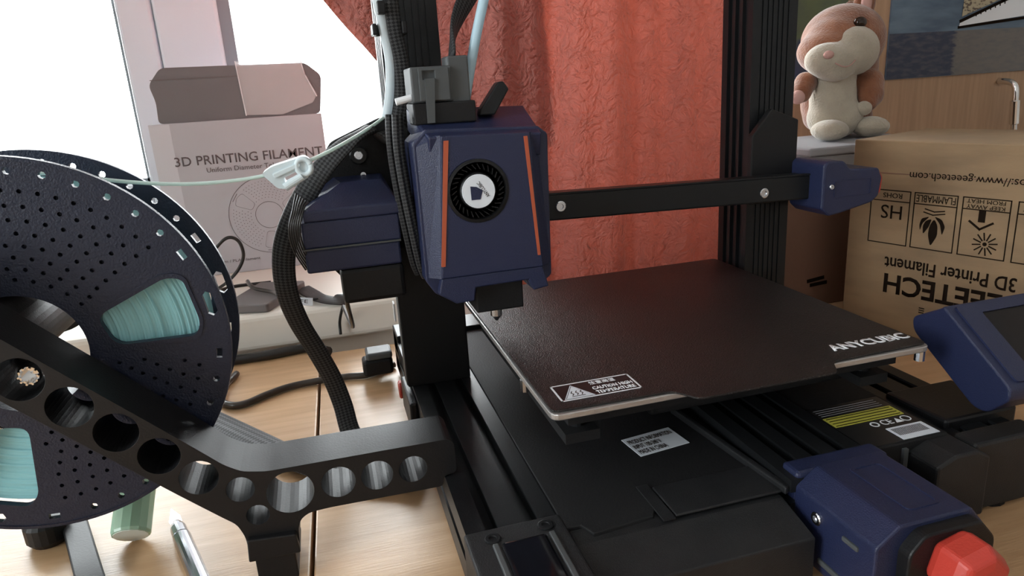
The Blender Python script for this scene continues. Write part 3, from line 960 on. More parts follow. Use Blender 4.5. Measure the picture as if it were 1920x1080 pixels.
# extruder connector on top of the head
cn = obj('connector_block', box(-0.1545, -0.1290, 0.014, 0.044, 0.2480, 0.2690), 'grey_plastic', PR, bevel=0.0012)
obj('plug', box(-0.1310, -0.1180, 0.016, 0.036, 0.2450, 0.2745), 'grey_plastic', cn, bevel=0.001)
obj('plug_face', holed([(-0.1500, 0.2490), (-0.1315, 0.2490), (-0.1315, 0.2680), (-0.1500, 0.2680)], [[(-0.1475, 0.2615), (-0.1400, 0.2615), (-0.1400, 0.2665), (-0.1475, 0.2665)]], 0.0115, 0.0138, XZ(0)), 'grey_plastic', cn, bevel=0.0004)
obj('latch', prism([(-0.1470, 0.2360), (-0.1425, 0.2360), (-0.1405, 0.2620), (-0.1465, 0.2620)], 0.0100, 0.0125, XZ(0)), 'grey_plastic', cn)
obj('socket', box(-0.1550, -0.1160, 0.012, 0.042, 0.2350, 0.2478), 'black', PR, bevel=0.001)
obj('white_pin', cyl((-0.1640, 0.020, 0.2495), (-0.1540, 0.020, 0.2515), 0.0022, 12), 'white_print', cn)
obj('release_lever', prism([(-0.1130, 0.2380), (-0.1030, 0.2380), (-0.0930, 0.2530), (-0.0965, 0.2580), (-0.1000, 0.2575), (-0.1120, 0.2420)], 0.016, 0.026, XZ(0)), 'black_alu', PR, bevel=0.001)
# feed tube and braided sleeve rising from the head
obj('feed_tube', tube([(-0.1195, 0.034, 0.2400), (-0.1165, 0.035, 0.2520), (-0.1125, 0.035, 0.2680), (-0.1070, 0.035, 0.2880), (-0.0990, 0.036, 0.3130), (-0.0900, 0.040, 0.3400)], 0.0032, k=14), 'tube_blue', PR, smooth=True)
obj('cable_sleeve', tube([(-0.1250, 0.030, 0.2740), (-0.1230, 0.036, 0.2830), (-0.1180, 0.044, 0.2960), (-0.1040, 0.055, 0.3160), (-0.0850, 0.065, 0.3400)], 0.0075, 0.0018, hint=lambda t: (max(0.0, t - 0.12), 1.1 - t, -0.4 * t), k=14), 'braid', PR, smooth=True)
# tube and sleeve clipped along the left upright
obj('guide_tube', tube([(-0.1640, 0.062, 0.3350), (-0.1645, 0.062, 0.3150), (-0.1620, 0.064, 0.2950), (-0.1600, 0.066, 0.2750), (-0.1620, 0.068, 0.2550), (-0.1660, 0.070, 0.2380)], 0.0032, k=14), 'tube_white', PR, smooth=True)
obj('cable_sleeve', tube([(-0.1560, 0.066, 0.3350), (-0.1565, 0.064, 0.3130), (-0.1560, 0.064, 0.2940), (-0.1535, 0.066, 0.2750), (-0.1540, 0.068, 0.2520), (-0.1600, 0.070, 0.2320), (-0.1720, 0.062, 0.2260)], 0.0062, 0.0030, hint=(1, 0, 0), k=14), 'braid', PR, smooth=True)
for z in (0.2965, 0.3080):
    c = bmesh.new()
    if z > 0.3:
        bx(c, -0.1655, -0.1605, 0.054, 0.070, z - 0.0045, z + 0.0035)
        bx(c, -0.1655, -0.1500, 0.070, 0.0735, z - 0.0045, z + 0.0035)
    else:
        bx(c, -0.1695, -0.1665, 0.060, 0.074, z - 0.005, z + 0.002)
        bx(c, -0.1505, -0.1470, 0.060, 0.074, z - 0.005, z + 0.003)
        bx(c, -0.1695, -0.1470, 0.070, 0.075, z - 0.005, z + 0.002)
    obj('cable_clip', c, 'black', PR, bevel=0.0008)
# long sleeve looping from the carriage down to the base
obj('cable_sleeve', tube([(-0.1780, 0.060, 0.2330), (-0.1950, 0.052, 0.2250), (-0.2150, 0.048, 0.2080), (-0.2330, 0.050, 0.1830), (-0.2440, 0.058, 0.1580), (-0.2470, 0.066, 0.1300), (-0.2430, 0.078, 0.1020), (-0.2340, 0.088, 0.0740), (-0.2260, 0.094, 0.0480), (-0.2210, 0.092, 0.0260), (-0.2170, 0.078, 0.0060), (-0.2060, 0.062, 0.0040), (-0.1900, 0.050, 0.0040)],
                         0.0078, 0.0030, hint=(1, -0.3, 0.25), k=16), 'braid', PR, smooth=True)
obj('cable', tube([(-0.205, 0.05, 0.150), (-0.208, 0.07, 0.12), (-0.205, 0.13, 0.075), (-0.209, 0.25, 0.054), (-0.2100, 0.29, 0.046), (-0.2150, 0.3095, 0.025), (-0.2160, 0.3095, 0.010)], 0.0016, k=8), 'wire', PR, smooth=True)

# ------------------------------------------------------------------ filament spool
SX, SY, SZ = -0.3730, -0.0319, 0.1381
SP = thing('filament_spool', 'slate blue perforated spool wound with mint filament at the left of the printer', 'spool', (SX, SY + 0.025, SZ - 0.1))


def polar(r_, a):
    return (r_ * math.cos(a), r_ * math.sin(a))


def flange_holes(small=True):
    hs = [circ(0, 0, 0.0312, 48)]
    wins = [math.radians(9 + 120 * k) for k in range(3)]
    for a in wins:
        pts = []
        ho = 0.36
        raw = [polar(0.0405, a - 0.10), polar(0.0430, a - 0.13)]
        hi_i, hi_o = 0.24, 0.215
        raw = [polar(0.0405, a + 0.22), polar(0.0440, a - 0.20), polar(0.0835, a - 0.185), polar(0.0868, a - 0.10), polar(0.0870, a + 0.19), polar(0.0800, a + 0.245)]
        hs.append(rpoly(raw, 0.006, 5))
        # slot outside each window
        s0, s1 = a - 0.068, a + 0.068
        b = a - 0.005
        lo_, hi_ = 0.0915, 0.0965
        pts = [polar(hi_, b - 0.055 + 0.11 * i / 4) for i in range(5)] + [polar(0.094, b + 0.075)] + [polar(lo_, b + 0.055 - 0.11 * i / 4) for i in range(5)] + [polar(0.094, b - 0.075)]
        hs.append(pts)
        for da in (0.31, -0.31):
            pts = [polar(hi_ - 0.001, a + da - 0.03 + 0.06 * i / 2) for i in range(3)] + [polar(lo_ + 0.001, a + da + 0.03 - 0.06 * i / 2) for i in range(3)]
            hs.append(pts)
    if small:
        for ri, rad in enumerate([0.0395, 0.0450, 0.0508, 0.0568, 0.0630, 0.0695, 0.0765, 0.0840, 0.0935]):
            n = max(24, int(2 * pi * rad / 0.0078))
            if rad > 0.09:
                n = 40
            for k in range(n):
                a = 2 * pi * (k + 0.5 * (ri % 2)) / n
                da = min(abs((a - q + pi) % (2 * pi) - pi) for q in wins)
                if da < (0.36 if rad < 0.09 else 0.40) * (1 if rad > 0.05 else 1.15):
                    continue
                hr = 0.00185 if rad > 0.09 else 0.00115
                cx, cy = polar(rad, a)
                hs.append(circ(cx, cy, hr, 8))
    return hs


FL = flange_holes()
outer = circ(0, 0, 0.1, 128)
SM = mtx((SX, SY, SZ), (1, 0, 0), (0, 0, 1), (0, 1, 0))
fl = obj('flange', holed(outer, FL, 0.0, 0.0032, SM), 'spool', SP, bevel=0.0)
wins_ = [FL[k] for k in (1, 5, 9)] if False else [h for h in FL if len(h) == 36]
obj('dark_hole_backing', holed(circ(0, 0, 0.0890, 96), [circ(0, 0, 0.0314, 48)] + wins_, 0.0033, 0.0039, SM), 'spool', fl)  # added disc behind the perforations so the small holes look dark
rimprof = [(0.0985, -0.0006), (0.1003, -0.0004), (0.1006, 0.0020), (0.1000, 0.0036), (0.0985, 0.0036)]
obj('rim', lathe(rimprof, SM, 128, close=True), 'spool', fl, smooth=False)
obj('window_rib', holed([p for p in rpoly([polar(0.0385, math.radians(9) + 0.27), polar(0.0420, math.radians(9) - 0.25), polar(0.0850, math.radians(9) - 0.215), polar(0.0888, math.radians(9) - 0.10), polar(0.0890, math.radians(9) + 0.21), polar(0.0805, math.radians(9) + 0.28)], 0.007, 5)], [FL[1]], -0.0007, 0.0002, SM), 'spool', fl)
fl2 = fl.copy()
C.objects.link(fl2)
fl2.parent = SP
fl2.matrix_parent_inverse = fl.matrix_parent_inverse.copy()
fl2.matrix_basis = Matrix.Translation((0, 0.0468, 0)) @ fl.matrix_basis
obj('hub_core', lathe([(0.0312, 0.0), (0.0312, 0.050), (0.0385, 0.0496), (0.0385, 0.0004)], SM, 64, close=True), 'spool', SP, smooth=False)
# coil: ridged side faces so that the windings read as loops
prof = []
random.seed(11)
r_ = 0.0386
prof.append((r_, 0.0062))
while r_ < 0.0858:
    h = random.uniform(0.0000, 0.0018)
    prof += [(r_ + 0.0002, 0.0058 + h), (r_ + 0.0009, 0.0048 + h), (r_ + 0.00155, 0.0058 + h)]
    r_ += 0.00175
rm = prof[-1][0]
k = 0.0065
while k < 0.0440:
    prof += [(rm + 0.0002, k), (rm + 0.0008, k + 0.0009), (rm + 0.0002, k + 0.0017)]
    k += 0.00175
prof += [(p[0], 0.0500 - p[1]) for p in prof[:1 + int((rm - 0.0386) / 0.00175 + 1) * 3][::-1]]
obj('filament_coil', lathe(prof, SM, 96, close=True), 'filament', SP, smooth=True, label='mint green wound filament')
strand = [(SX + 0.004, -0.010, SZ + 0.0868), (-0.352, -0.008, 0.2262), (-0.3400, -0.004, 0.2235), (-0.3150, 0.002, 0.2172), (-0.2900, 0.006, 0.2132), (-0.2680, 0.008, 0.2122), (-0.2480, 0.009, 0.2132), (-0.2300, 0.010, 0.2165), (-0.2120, 0.014, 0.2220), (-0.1950, 0.030, 0.2280), (-0.1780, 0.055, 0.2345), (-0.1665, 0.070, 0.2400)]
obj('filament_strand', tube(strand, 0.00105, k=10), 'strand', SP, smooth=True, label='loose pale strand running to the guide')

# filament guide: pale printed clip riding on the strand
FG = thing('filament_guide', 'pale blue printed filament guide clip hanging on the loose strand', 'clip', (-0.230, 0.009, 0.208))
gm = mtx((-0.2305, 0.009, 0.2145), (0.93, 0, 0.30), (-0.30, 0, 0.93))
gm = mtx((-0.2305, 0.009, 0.2145), (0.95, 0, 0.27), (-0.27, 0, 0.95), (0, 1, 0))
g1 = holed(rpoly([(-0.0150, 0.0050), (-0.0085, 0.0068), (0.0110, 0.0060), (0.0135, 0.0020), (0.0090, -0.0060), (-0.0040, -0.0085), (-0.0100, -0.0060)], 0.002), [rpoly([(-0.0045, -0.0015), (0.0055, -0.0005), (0.0050, -0.0032), (-0.0050, -0.0045)], 0.0008, 2)], -0.0070, 0.0070, gm)
go = obj('body', g1, 'guide', FG, bevel=0.0008)
obj('lid', prism(rpoly([(-0.0095, 0.0030), (0.0070, 0.0040), (0.0072, 0.0012), (-0.0090, 0.0000)], 0.0008, 2), -0.0088, -0.0068, gm), 'guide', FG, bevel=0.0006)
obj('hinge', cyl(gm @ V((-0.0060, -0.0066, -0.0078)), gm @ V((0.0055, -0.0042, -0.0078)), 0.0024, 14), 'guide', FG, smooth=False)
obj('loop', tube([gm @ V((0.0085 + 0.0040 * math.cos(a), 0.0005 + 0.0045 * math.sin(a), -0.0075)) for a in [2 * pi * i / 10 for i in range(11)]], 0.0016, k=10, n=4), 'guide', FG, smooth=True)

# ------------------------------------------------------------------ spool holder rack
HR = thing('spool_holder', 'black Y shaped spool holder rack with round tool holes beside the printer', 'rack', (-0.262, -0.052, 0))
out = [(-0.412, 0.2010), (-0.404, 0.1990), (-0.3640, 0.1570), (-0.3020, 0.0950), (-0.2820, 0.0745), (-0.2740, 0.0690), (-0.2620, 0.0665), (-0.1640, 0.0655), (-0.1610, 0.0620), (-0.1610, 0.0435), (-0.1690, 0.0430), (-0.1690, 0.0365), (-0.2330, 0.0375), (-0.2440, 0.0370), (-0.2490, 0.0340), (-0.2510, 0.0290), (-0.2520, 0.0150), (-0.2780, 0.0150), (-0.2785, 0.0300), (-0.2815, 0.0385), (-0.2880, 0.0445), (-0.3060, 0.0620), (-0.3650, 0.1210), (-0.4060, 0.1620), (-0.4200, 0.1800), (-0.4190, 0.1930)]
hol = [circ(-0.3800, 0.1550, 0.0104, 28), circ(-0.3620, 0.1370, 0.0107, 32), circ(-0.3445, 0.1195, 0.0105, 32), circ(-0.3275, 0.1025, 0.0103, 32), circ(-0.3110, 0.0860, 0.0100, 32), circ(-0.2950, 0.0700, 0.0096, 32),
       circ(-0.2765, 0.0588, 0.0072, 24), circ(-0.2520, 0.0515, 0.0124, 32), circ(-0.2265, 0.0520, 0.0092, 28), circ(-0.2055, 0.0515, 0.0088, 28), circ(-0.1855, 0.0510, 0.0080, 24), circ(-0.2702, 0.0418, 0.0060, 20)]
obj('arm', holed(rpoly(out, 0.003, 3), hol, -0.068, -0.036, XZ(0)), 'rack_black', HR, bevel=0.0006)
obj('axle', lathe([(0, 0), (0.0200, 0), (0.0212, 0.0015), (0.0212, 0.088), (0.0245, 0.090), (0.0245, 0.094), (0, 0.094)], mtx((-0.3850, -0.0365, 0.1480), (1, 0, 0), (0, 0, 1), (0, 1, 0)), 40), 'rack_black', HR)
obj('clamp', prism([(-0.2785, 0.0165), (-0.2775, 0.0300), (-0.2525, 0.0280), (-0.2515, 0.0160)], -0.0720, -0.050, XZ(0)), 'rack_black', HR, bevel=0.0008)
obj('leg', box(-0.2755, -0.2545, -0.0705, -0.040, 0.0, 0.0165), 'rack_black', HR, bevel=0.0008)
fbm = Matrix.Translation((-0.392, 0.02, 0)) @ Matrix.Rotation(-0.36 - pi / 2 + pi, 4, 'Z')
fb0, fb1 = V((-0.3960, 0.0330, 0)), V((-0.3600, -0.0560, 0))
ex = (fb1 - fb0).normalized()
fm = mtx(fb0, ex, (-ex.y, ex.x, 0), (0, 0, 1))
obj('foot_bar', prism([(0, -0.0070), (0, 0.0070), (0.088, 0.0070), (0.095, 0.0), (0.088, -0.0070)], 0.0, 0.0095, fm), 'rack_black', HR, bevel=0.001)
obj('foot_pad', lathe([(0, 0), (0.0095, 0), (0.0125, 0.004), (0.0125, 0.014), (0.0105, 0.017), (0, 0.017)], mtx((-0.4060, 0.0200, 0.0), (1, 0, 0), (0, 1, 0), (0, 0, 1)), 20), 'rack_black', HR)

TL = thing('rack_tool', 'small chrome hand tool with a toothed collar stored in the upper rack hole', 'tool', (-0.3625, -0.052, 0.1300))
tm = mtx((-0.3598, -0.056, 0.1372), (1, 0, 0), (0, 0, 1), (0.10, -1, 0.0))
obj('shaft', lathe([(0, -0.026), (0.0042, -0.026), (0.0047, -0.006), (0.0052, 0.000), (0.0052, 0.007), (0.0044, 0.0085), (0.0036, 0.0085), (0.0030, 0.003), (0, 0.003)], tm, 28), 'chrome', TL)
te = bmesh.new()
for k in range(10):
    a = 2 * pi * k / 10
    cyl(tm @ V((0.0040 * math.cos(a), 0.0040 * math.sin(a), 0.0080)), tm @ V((0.0040 * math.cos(a), 0.0040 * math.sin(a), 0.0105)), 0.0007, 8, te, 0.0005)
tt = obj('teeth', te, 'chrome', TL)
tt['kind'] = 'stuff'
TB = thing('tweezers', 'pointed chrome tweezers resting against the lower edge of the rack at the left', 'tweezers', (-0.3800, -0.070, 0.117))
obj('blade', prism([(-0.3980, 0.1340), (-0.3800, 0.1225), (-0.3725, 0.1145), (-0.3800, 0.1165), (-0.3980, 0.1270)], -0.0705, -0.0685, XZ(0)), 'chrome', TB, bevel=0.0006)

# ------------------------------------------------------------------ loose cables on the desk
cab = obj('braided_cable', tube([(-0.3700, 0.2050, 0.006), (-0.3420, 0.1700, 0.006), (-0.3150, 0.1330, 0.006), (-0.2900, 0.0980, 0.006), (-0.2620, 0.0600, 0.006), (-0.2250, 0.0220, 0.006), (-0.1900, 0.0040, 0.007), (-0.1770, -0.0020, 0.010)], 0.0115, 0.0045, hint=(1, 0.8, 0), k=16), 'braid_wide', smooth=True)
tag(cab, 'flat black braided cable lying across the desk behind the rack', 'cable')
cd = obj('cord_and_gap_shade', tube([(-0.3180, 0.2560, 0.0035), (-0.3260, 0.2250, 0.0035), (-0.3240, 0.1930, 0.0035), (-0.3140, 0.1790, 0.0035), (-0.3020, 0.1790, 0.0035), (-0.2860, 0.1910, 0.0035), (-0.2660, 0.2010, 0.0035), (-0.2400, 0.2040, 0.0035), (-0.2150, 0.2030, 0.0035), (-0.1950, 0.2000, 0.0035), (-0.1700, 0.2150, 0.0035)], 0.0032, k=10), 'cord', smooth=True)
tag(cd, 'dark brown power cord curling on the desk below the sill', 'cord')
cd = obj('cord_and_gap_shade', tube([(-0.4000, 0.2720, 0.0050), (-0.3400, 0.2900, 0.0050), (-0.2900, 0.2920, 0.0050), (-0.2500, 0.2960, 0.0050), (-0.2300, 0.2750, 0.0050)], 0.0050, k=10), 'wire', smooth=True)  # black tube in place of the shadow gap between desk and sill
tag(cd, 'black strip standing in for the shadow gap along the foot of the sill', 'cord')

# ------------------------------------------------------------------ craft knife, jade piece
KN = thing('craft_knife', 'metal craft knife with a pointed blade lying in front of the spool', 'knife', (-0.32, -0.02, 0))
k0, k1 = V((-0.3360, 0.0200, 0.0052)), V((-0.3060, -0.0630, 0.0055))
ka = (k1 - k0).normalized()
kx = ka.orthogonal().normalized()
side = V((0, 0, 1)).cross(ka).normalized()
KMx = mtx(k0, ka, side, (0, 0, 1))
obj('blade', prism([(0.0, 0.0005), (0.0120, 0.0038), (0.0235, 0.0034), (0.0260, 0.0020), (0.0260, -0.0024), (0.0160, -0.0034)], 0.0, 0.0005, KMx), 'steel', KN)
obj('collet', lathe([(0, 0.0195), (0.0030, 0.0195), (0.0042, 0.024), (0.0047, 0.027), (0.0047, 0.036), (0, 0.036)], mtx(k0, side, V((0, 0, 1)), ka), 20), 'steel', KN, smooth=False)
obj('handle', lathe([(0, 0.036), (0.0044, 0.036), (0.0052, 0.038), (0.0052, 0.128), (0.0042, 0.130), (0, 0.130)], mtx(k0, side, V((0, 0, 1)), ka), 20), 'steel', KN, smooth=False)

GJ = thing('jade_tube', 'short jade green plastic tube leaning upright under the spool rim', 'tube', (-0.3530, -0.006, 0.0))
ga = V((-0.06, -0.78, -0.62)).normalized()
gx = V((1, 0, 0))
gx = (gx - gx.dot(ga) * ga).normalized()
gmx = mtx(V((-0.3530, -0.0060, 0.0082)) - ga * 0.052, gx, ga.cross(gx), ga)
obj('body', lathe([(0, 0), (0.0105, 0), (0.0112, 0.001), (0.0112, 0.0505), (0.0106, 0.0520), (0.0098, 0.0520), (0, 0.0518)], gmx, 14), 'green', GJ)
obj('end_face', lathe([(0, 0.0519), (0.0098, 0.0521), (0.0098, 0.0525), (0, 0.0525)], gmx, 14), 'green_light', GJ)

# ------------------------------------------------------------------ things on the sill
FC = thing('filament_carton', 'pale printed filament carton with raised flap on the window sill', 'carton', (-0.31, 0.565, 0.041))
cz0, cz1, cx0, cx1, cy0, cy1 = 0.0412, 0.2360, -0.4080, -0.2030, 0.530, 0.605
obj('body', box(cx0, cx1, cy0, cy1, cz0, cz1), 'card_white', FC, bevel=0.001)
obj('band', box(cx0 + 0.0003, cx0 + 0.024, cy0 - 0.0003, cy0, cz0, cz1 - 0.001), 'card_band', FC)
obj('flap', holed(rpoly([(-0.3960, 0.2360), (-0.3945, 0.2620), (-0.3990, 0.2820), (-0.3830, 0.3010), (-0.2150, 0.2990), (-0.1970, 0.2830), (-0.2040, 0.2360)], 0.006), [], 0.533, 0.5342, XZ(0)), 'card_in', FC, label='raised grey carton flap')
obj('crease', box(-0.3965, -0.2970, 0.5323, 0.5331, 0.2868, 0.2877), 'tablet', FC)
obj('tape', prism([(-0.2970, 0.3040), (-0.2200, 0.3020), (-0.2170, 0.2850), (-0.2050, 0.2600), (-0.2120, 0.2500), (-0.2500, 0.2380), (-0.2940, 0.2400)], 0.5318, 0.5322, XZ(0)), 'tape', FC, label='clear wrinkled packing tape')
obj('tape_edge', lines([(-0.2970, 0.3040, -0.2940, 0.2400), (-0.2200, 0.3020, -0.2170, 0.2850), (-0.2170, 0.2850, -0.2060, 0.2580)], 0.0014, mtx((0, 0.5317, 0), (1, 0, 0), (0, 0, 1), (0, -1, 0))), 'white_print', FC)
yf = cy0 - 0.0002
text('3D PRINTING FILAMENT', (-0.3860, yf, 0.1835), (1, 0, 0), (0, 0, 1), 0.1780, 0.0115, 'ink_grey', FC, bold=0.006)
text('Uniform Diameter Tolerance', (-0.3510, yf, 0.1735), (1, 0, 0), (0, 0, 1), 0.1050, 0.0060, 'ink_grey', FC)
text('1.75mm / PLA Filament', (-0.3650, yf, 0.0560), (1, 0, 0), (0, 0, 1), 0.060, 0.0036, 'ink_grey', FC)
CF = mtx((-0.2850, yf, 0.1130), (1, 0, 0), (0, 0, 1), (0, -1, 0))
dr = bmesh.new()
holed(circ(0, 0, 0.0500, 64), [circ(0, 0, 0.0494, 64)], 0, 0.0002, CF, dr)
holed(circ(0, 0, 0.0175, 40), [circ(0, 0, 0.0170, 40)], 0, 0.0002, CF, dr)
for a in (2.55, 0.46, -1.63):
    pp = rpoly([polar(0.022, a + 0.22), polar(0.022, a - 0.22), polar(0.043, a - 0.22), polar(0.045, a), polar(0.043, a + 0.22)], 0.003, 3)
    qq = [((x * 0.97 + 0.03 * 0.034 * math.cos(a)), (y * 0.97 + 0.03 * 0.034 * math.sin(a))) for x, y in pp]
    holed(pp, [qq], 0, 0.0002, CF, dr)
    lines([(*polar(0.0470, a - 0.12), *polar(0.0470, a + 0.12))], 0.0006, CF, 0.0002, dr)
for rad in (0.023, 0.0265, 0.030, 0.0335, 0.037, 0.0405, 0.044):
    n = int(2 * pi * rad / 0.0042)
    for k in range(n):
        a = 2 * pi * k / n
        if min(abs((a - q + pi) % (2 * pi) - pi) for q in (2.55, 0.46, -1.63)) < 0.32:
            continue
        prism(circ(*polar(rad, a), 0.0005, 5), 0, 0.0002, CF, dr)
obj('spool_drawing', dr, 'ink_grey', FC)

tb = obj('tablet', prism(rpoly([(-0.3350, 0.3380), (-0.2860, 0.3220), (-0.2480, 0.4050), (-0.3000, 0.4250)], 0.004), 0.0413, 0.0505), 'tablet', bevel=0.0015)
tag(tb, 'flat grey tablet case lying on the edge of the sill', 'tablet')
bc = obj('charging_cable', tube([(-0.3850, 0.4600, 0.0430), (-0.3600, 0.4250, 0.0600), (-0.3420, 0.4020, 0.0950), (-0.3250, 0.3990, 0.1110), (-0.3130, 0.3990, 0.1070), (-0.3100, 0.4000, 0.0900), (-0.3180, 0.4020, 0.0740), (-0.3320, 0.4080, 0.0600), (-0.3500, 0.4300, 0.0450), (-0.3300, 0.4500, 0.0430), (-0.2900, 0.4480, 0.0430)], 0.0019, k=8), 'wire', smooth=True)
tag(bc, 'thin black charging cable looping up from the sill beside the pale carton', 'cable')
bc = obj('plug_lead', tube([(-0.3150, 0.4380, 0.0500), (-0.3080, 0.3950, 0.0555), (-0.3000, 0.3780, 0.0545), (-0.2830, 0.3580, 0.0540), (-0.2750, 0.3350, 0.0560)], 0.0024, k=8), 'cord', smooth=True)
tag(bc, 'short brown plug lead resting on the grey tablet case', 'cable')
RC = thing('ribbon_cable', 'flat dark ribbon cable with a white paper tag on the sill', 'cable', (-0.225, 0.33, 0.041))
obj('ribbon', tube([(-0.2520, 0.3950, 0.0440), (-0.2420, 0.3600, 0.0460), (-0.2340, 0.3350, 0.0470), (-0.2200, 0.3230, 0.0450), (-0.2060, 0.3260, 0.0440)], 0.0085, 0.0009, hint=(0.75, 0.6, 0.15), k=12), 'wire', RC, smooth=False)
obj('wire', tube([(-0.2650, 0.3900, 0.0440), (-0.2580, 0.3500, 0.0500), (-0.2480, 0.3330, 0.0480), (-0.2340, 0.3300, 0.0470)], 0.0012, k=8), 'wire', RC, smooth=True)
tgm = mtx((-0.2545, 0.3190, 0.0545), (0.97, 0.08, -0.22), (0.15, 0.5, 0.85))
tgo = obj('paper_tag', box(0, 0.0155, -0.0085, 0.0, 0, 0.0008, tgm), 'sticker_white', RC, label='white paper tag')
text('FE', tgm @ V((0.0030, -0.0060, 0.0008)), (0.97, 0.08, -0.22), tgm.to_3x3() @ V((0, 1, 0)), 0.0075, 0.0038, 'ink', RC, thick=0.0001)

# ------------------------------------------------------------------ cartons on the right, toy, pictures
KC = thing('kraft_carton', 'brown kraft carton with upside down black print at the right of the printer', 'carton', (0.29, 0.153, 0))
kd = V((0.2934, -0.956, 0)).normalized()
kn = V((-0.956, -0.2934, 0)).normalized()
KM = mtx((0.29, 0.153, 0), kd, (0, 0, 1), kn)
obj('body', box(0.0, 0.205, 0.0, 0.1845, -0.130, 0.0, KM), 'kraft', KC, bevel=0.0012)
obj('fold_shade', box(0.0005, 0.2045, 0.1540, 0.1548, 0.0, 0.0004, KM), 'kraft_shaded', KC)  # darker strip paints the shade line along the crease
KR, KU = -kd, V((0, 0, -1))


def ktext(s, s_right, z_base, W, H, bold=0.0):
    text(s, KM @ V((s_right, z_base, 0.0002)), KR, KU, W, H, 'ink', KC, bold=bold)


ktext('https://www.geeetech.com', 0.1600, 0.1590, 0.1040, 0.0090)
ktext('3D Printer Filament', 0.1530, 0.0745, 0.1130, 0.0125, 0.012)
ktext('GEEETECH', 0.1640, 0.0582, 0.1230, 0.0195, 0.022)
bars = [(0.0770, 0.0262 + 0.0022 * i, 0.0810, 0.0262 + 0.0022 * i) for i in range(3)]
frs = []
for x0 in (0.0215, 0.0625, 0.1040, 0.1465):
    frs += rect(x0, 0.0875, x0 + 0.0370, 0.1385)
    frs.append((x0, 0.1285, x0 + 0.0370, 0.1285))
KF = KM @ Matrix.Translation((0, 0, 0.0001))
obj('print_frame', lines(frs, 0.0009, KF), 'ink', KC)
ktext('ROHS', 0.0510, 0.1360, 0.0180, 0.0046)
ktext('HS', 0.0520, 0.1245, 0.0200, 0.0130)
ktext('FLAMMABLE', 0.0980, 0.1368, 0.0340, 0.0064)
ktext('KEEP AWAY\nFROM HEAT', 0.1370, 0.1375, 0.0300, 0.0082)
ktext('KEEP DRY', 0.1800, 0.1360, 0.0300, 0.0050)
sy_ = bmesh.new()
cx, cz = 0.1250, 0.0995
for k in range(12):
    a = 2 * pi * k / 12 + 0.15
    lines([(cx + 0.0038 * math.cos(a), cz + 0.0038 * math.sin(a), cx + 0.0095 * math.cos(a), cz + 0.0095 * math.sin(a))], 0.0011, KF, 0.00025, sy_)
prism(circ(cx, cz, 0.0017, 12), 0, 0.00025, KF, sy_)
lines([(0.1110, 0.1180, 0.1195, 0.1118), (0.1195, 0.1118, 0.1290, 0.1180)], 0.0018, KF, 0.00025, sy_)
prism([(0.1175, 0.1180), (0.1230, 0.1180), (0.1230, 0.1282), (0.1175, 0.1282)], 0, 0.00025, KF, sy_)
obj('heat_symbol', sy_, 'ink', KC)
sy_ = bmesh.new()
prism(rpoly([(0.0805, 0.0905), (0.0855, 0.1010), (0.0850, 0.1105), (0.0815, 0.1165), (0.0780, 0.1090), (0.0775, 0.1010)], 0.003, 4), 0, 0.00025, KF, sy_)
prism(rpoly([(0.0730, 0.1010), (0.0775, 0.1085), (0.0795, 0.1160), (0.0745, 0.1140), (0.0722, 0.1090)], 0.002, 4), 0, 0.00025, KF, sy_)
prism(rpoly([(0.0700, 0.1040), (0.0715, 0.1110), (0.0775, 0.1180), (0.0705, 0.1155), (0.0690, 0.1095)], 0.002, 4), 0, 0.00025, KF, sy_)
prism(rpoly([(0.0895, 0.1020), (0.0915, 0.1100), (0.0880, 0.1165), (0.0815, 0.1185), (0.0870, 0.1120)], 0.002, 4), 0, 0.00025, KF, sy_)
lines([(0.0720, 0.1215, 0.0800, 0.1195), (0.0800, 0.1195, 0.0900, 0.1215), (0.0730, 0.1245, 0.0810, 0.1225), (0.0810, 0.1225, 0.0895, 0.1240)], 0.0010, KF, 0.00025, sy_)
obj('flame_symbol', sy_, 'ink', KC)
obj('print_bars', lines(bars, 0.0009, KF), 'ink', KC)

DC = thing('shaded_carton', 'reddish brown carton with shade put into its colour standing behind the print bed', 'carton', (0.30, 0.26, 0))
obj('body', box(0.236, 0.356, 0.200, 0.268, 0.0, 0.1270), 'kraft_shaded', DC, bevel=0.0012)
obj('print_mark', lines([(0.284, 0.030, 0.302, 0.032), (0.288, 0.025, 0.306, 0.026)], 0.004, mtx((0, 0.1998, 0), (1, 0, 0), (0, 0, 1), (0, -1, 0))), 'ink', DC)
GB = thing('storage_box', 'plain grey lidded box on the dark carton under the stuffed toy', 'box', (0.335, 0.27, 0.1275))
obj('body', box(0.281, 0.442, 0.205, 0.330, 0.1275, 0.1640), 'grey_box', GB, bevel=0.002)
obj('lid', box(0.279, 0.444, 0.203, 0.332, 0.1640, 0.1730), 'grey_box', GB, bevel=0.002)
obj('support_shelf', box(0.358, 0.442, 0.282, 0.330, 0.0, 0.1270), 'grey_box', GB)

# stuffed toy
TY = thing('stuffed_hamster', 'brown and cream stuffed hamster toy sitting upright behind the right upright', 'toy', (0.395, 0.295, 0.173))


def blob(name, parts, m, parent=TY, vox=0.0035, label=None):
    bm = bmesh.new()
    for p in parts:
        ball(p[0], *p[1], bm=bm, seg=20)
    o = obj(name, bm, m, parent, label=label)
    rm_ = o.modifiers.new('remesh', 'REMESH')
    rm_.mode = 'VOXEL'
    rm_.voxel_size = vox
    sm = o.modifiers.new('smooth', 'SMOOTH')
    sm.factor = 0.7
    sm.iterations = 6
    dg = bpy.context.evaluated_depsgraph_get()
    me = bpy.data.meshes.new_from_object(o.evaluated_get(dg))
    o.modifiers.clear()
    old = o.data
    o.data = me
    bpy.data.meshes.remove(old)
    for p in me.polygons:
        p.use_smooth = True
    return o


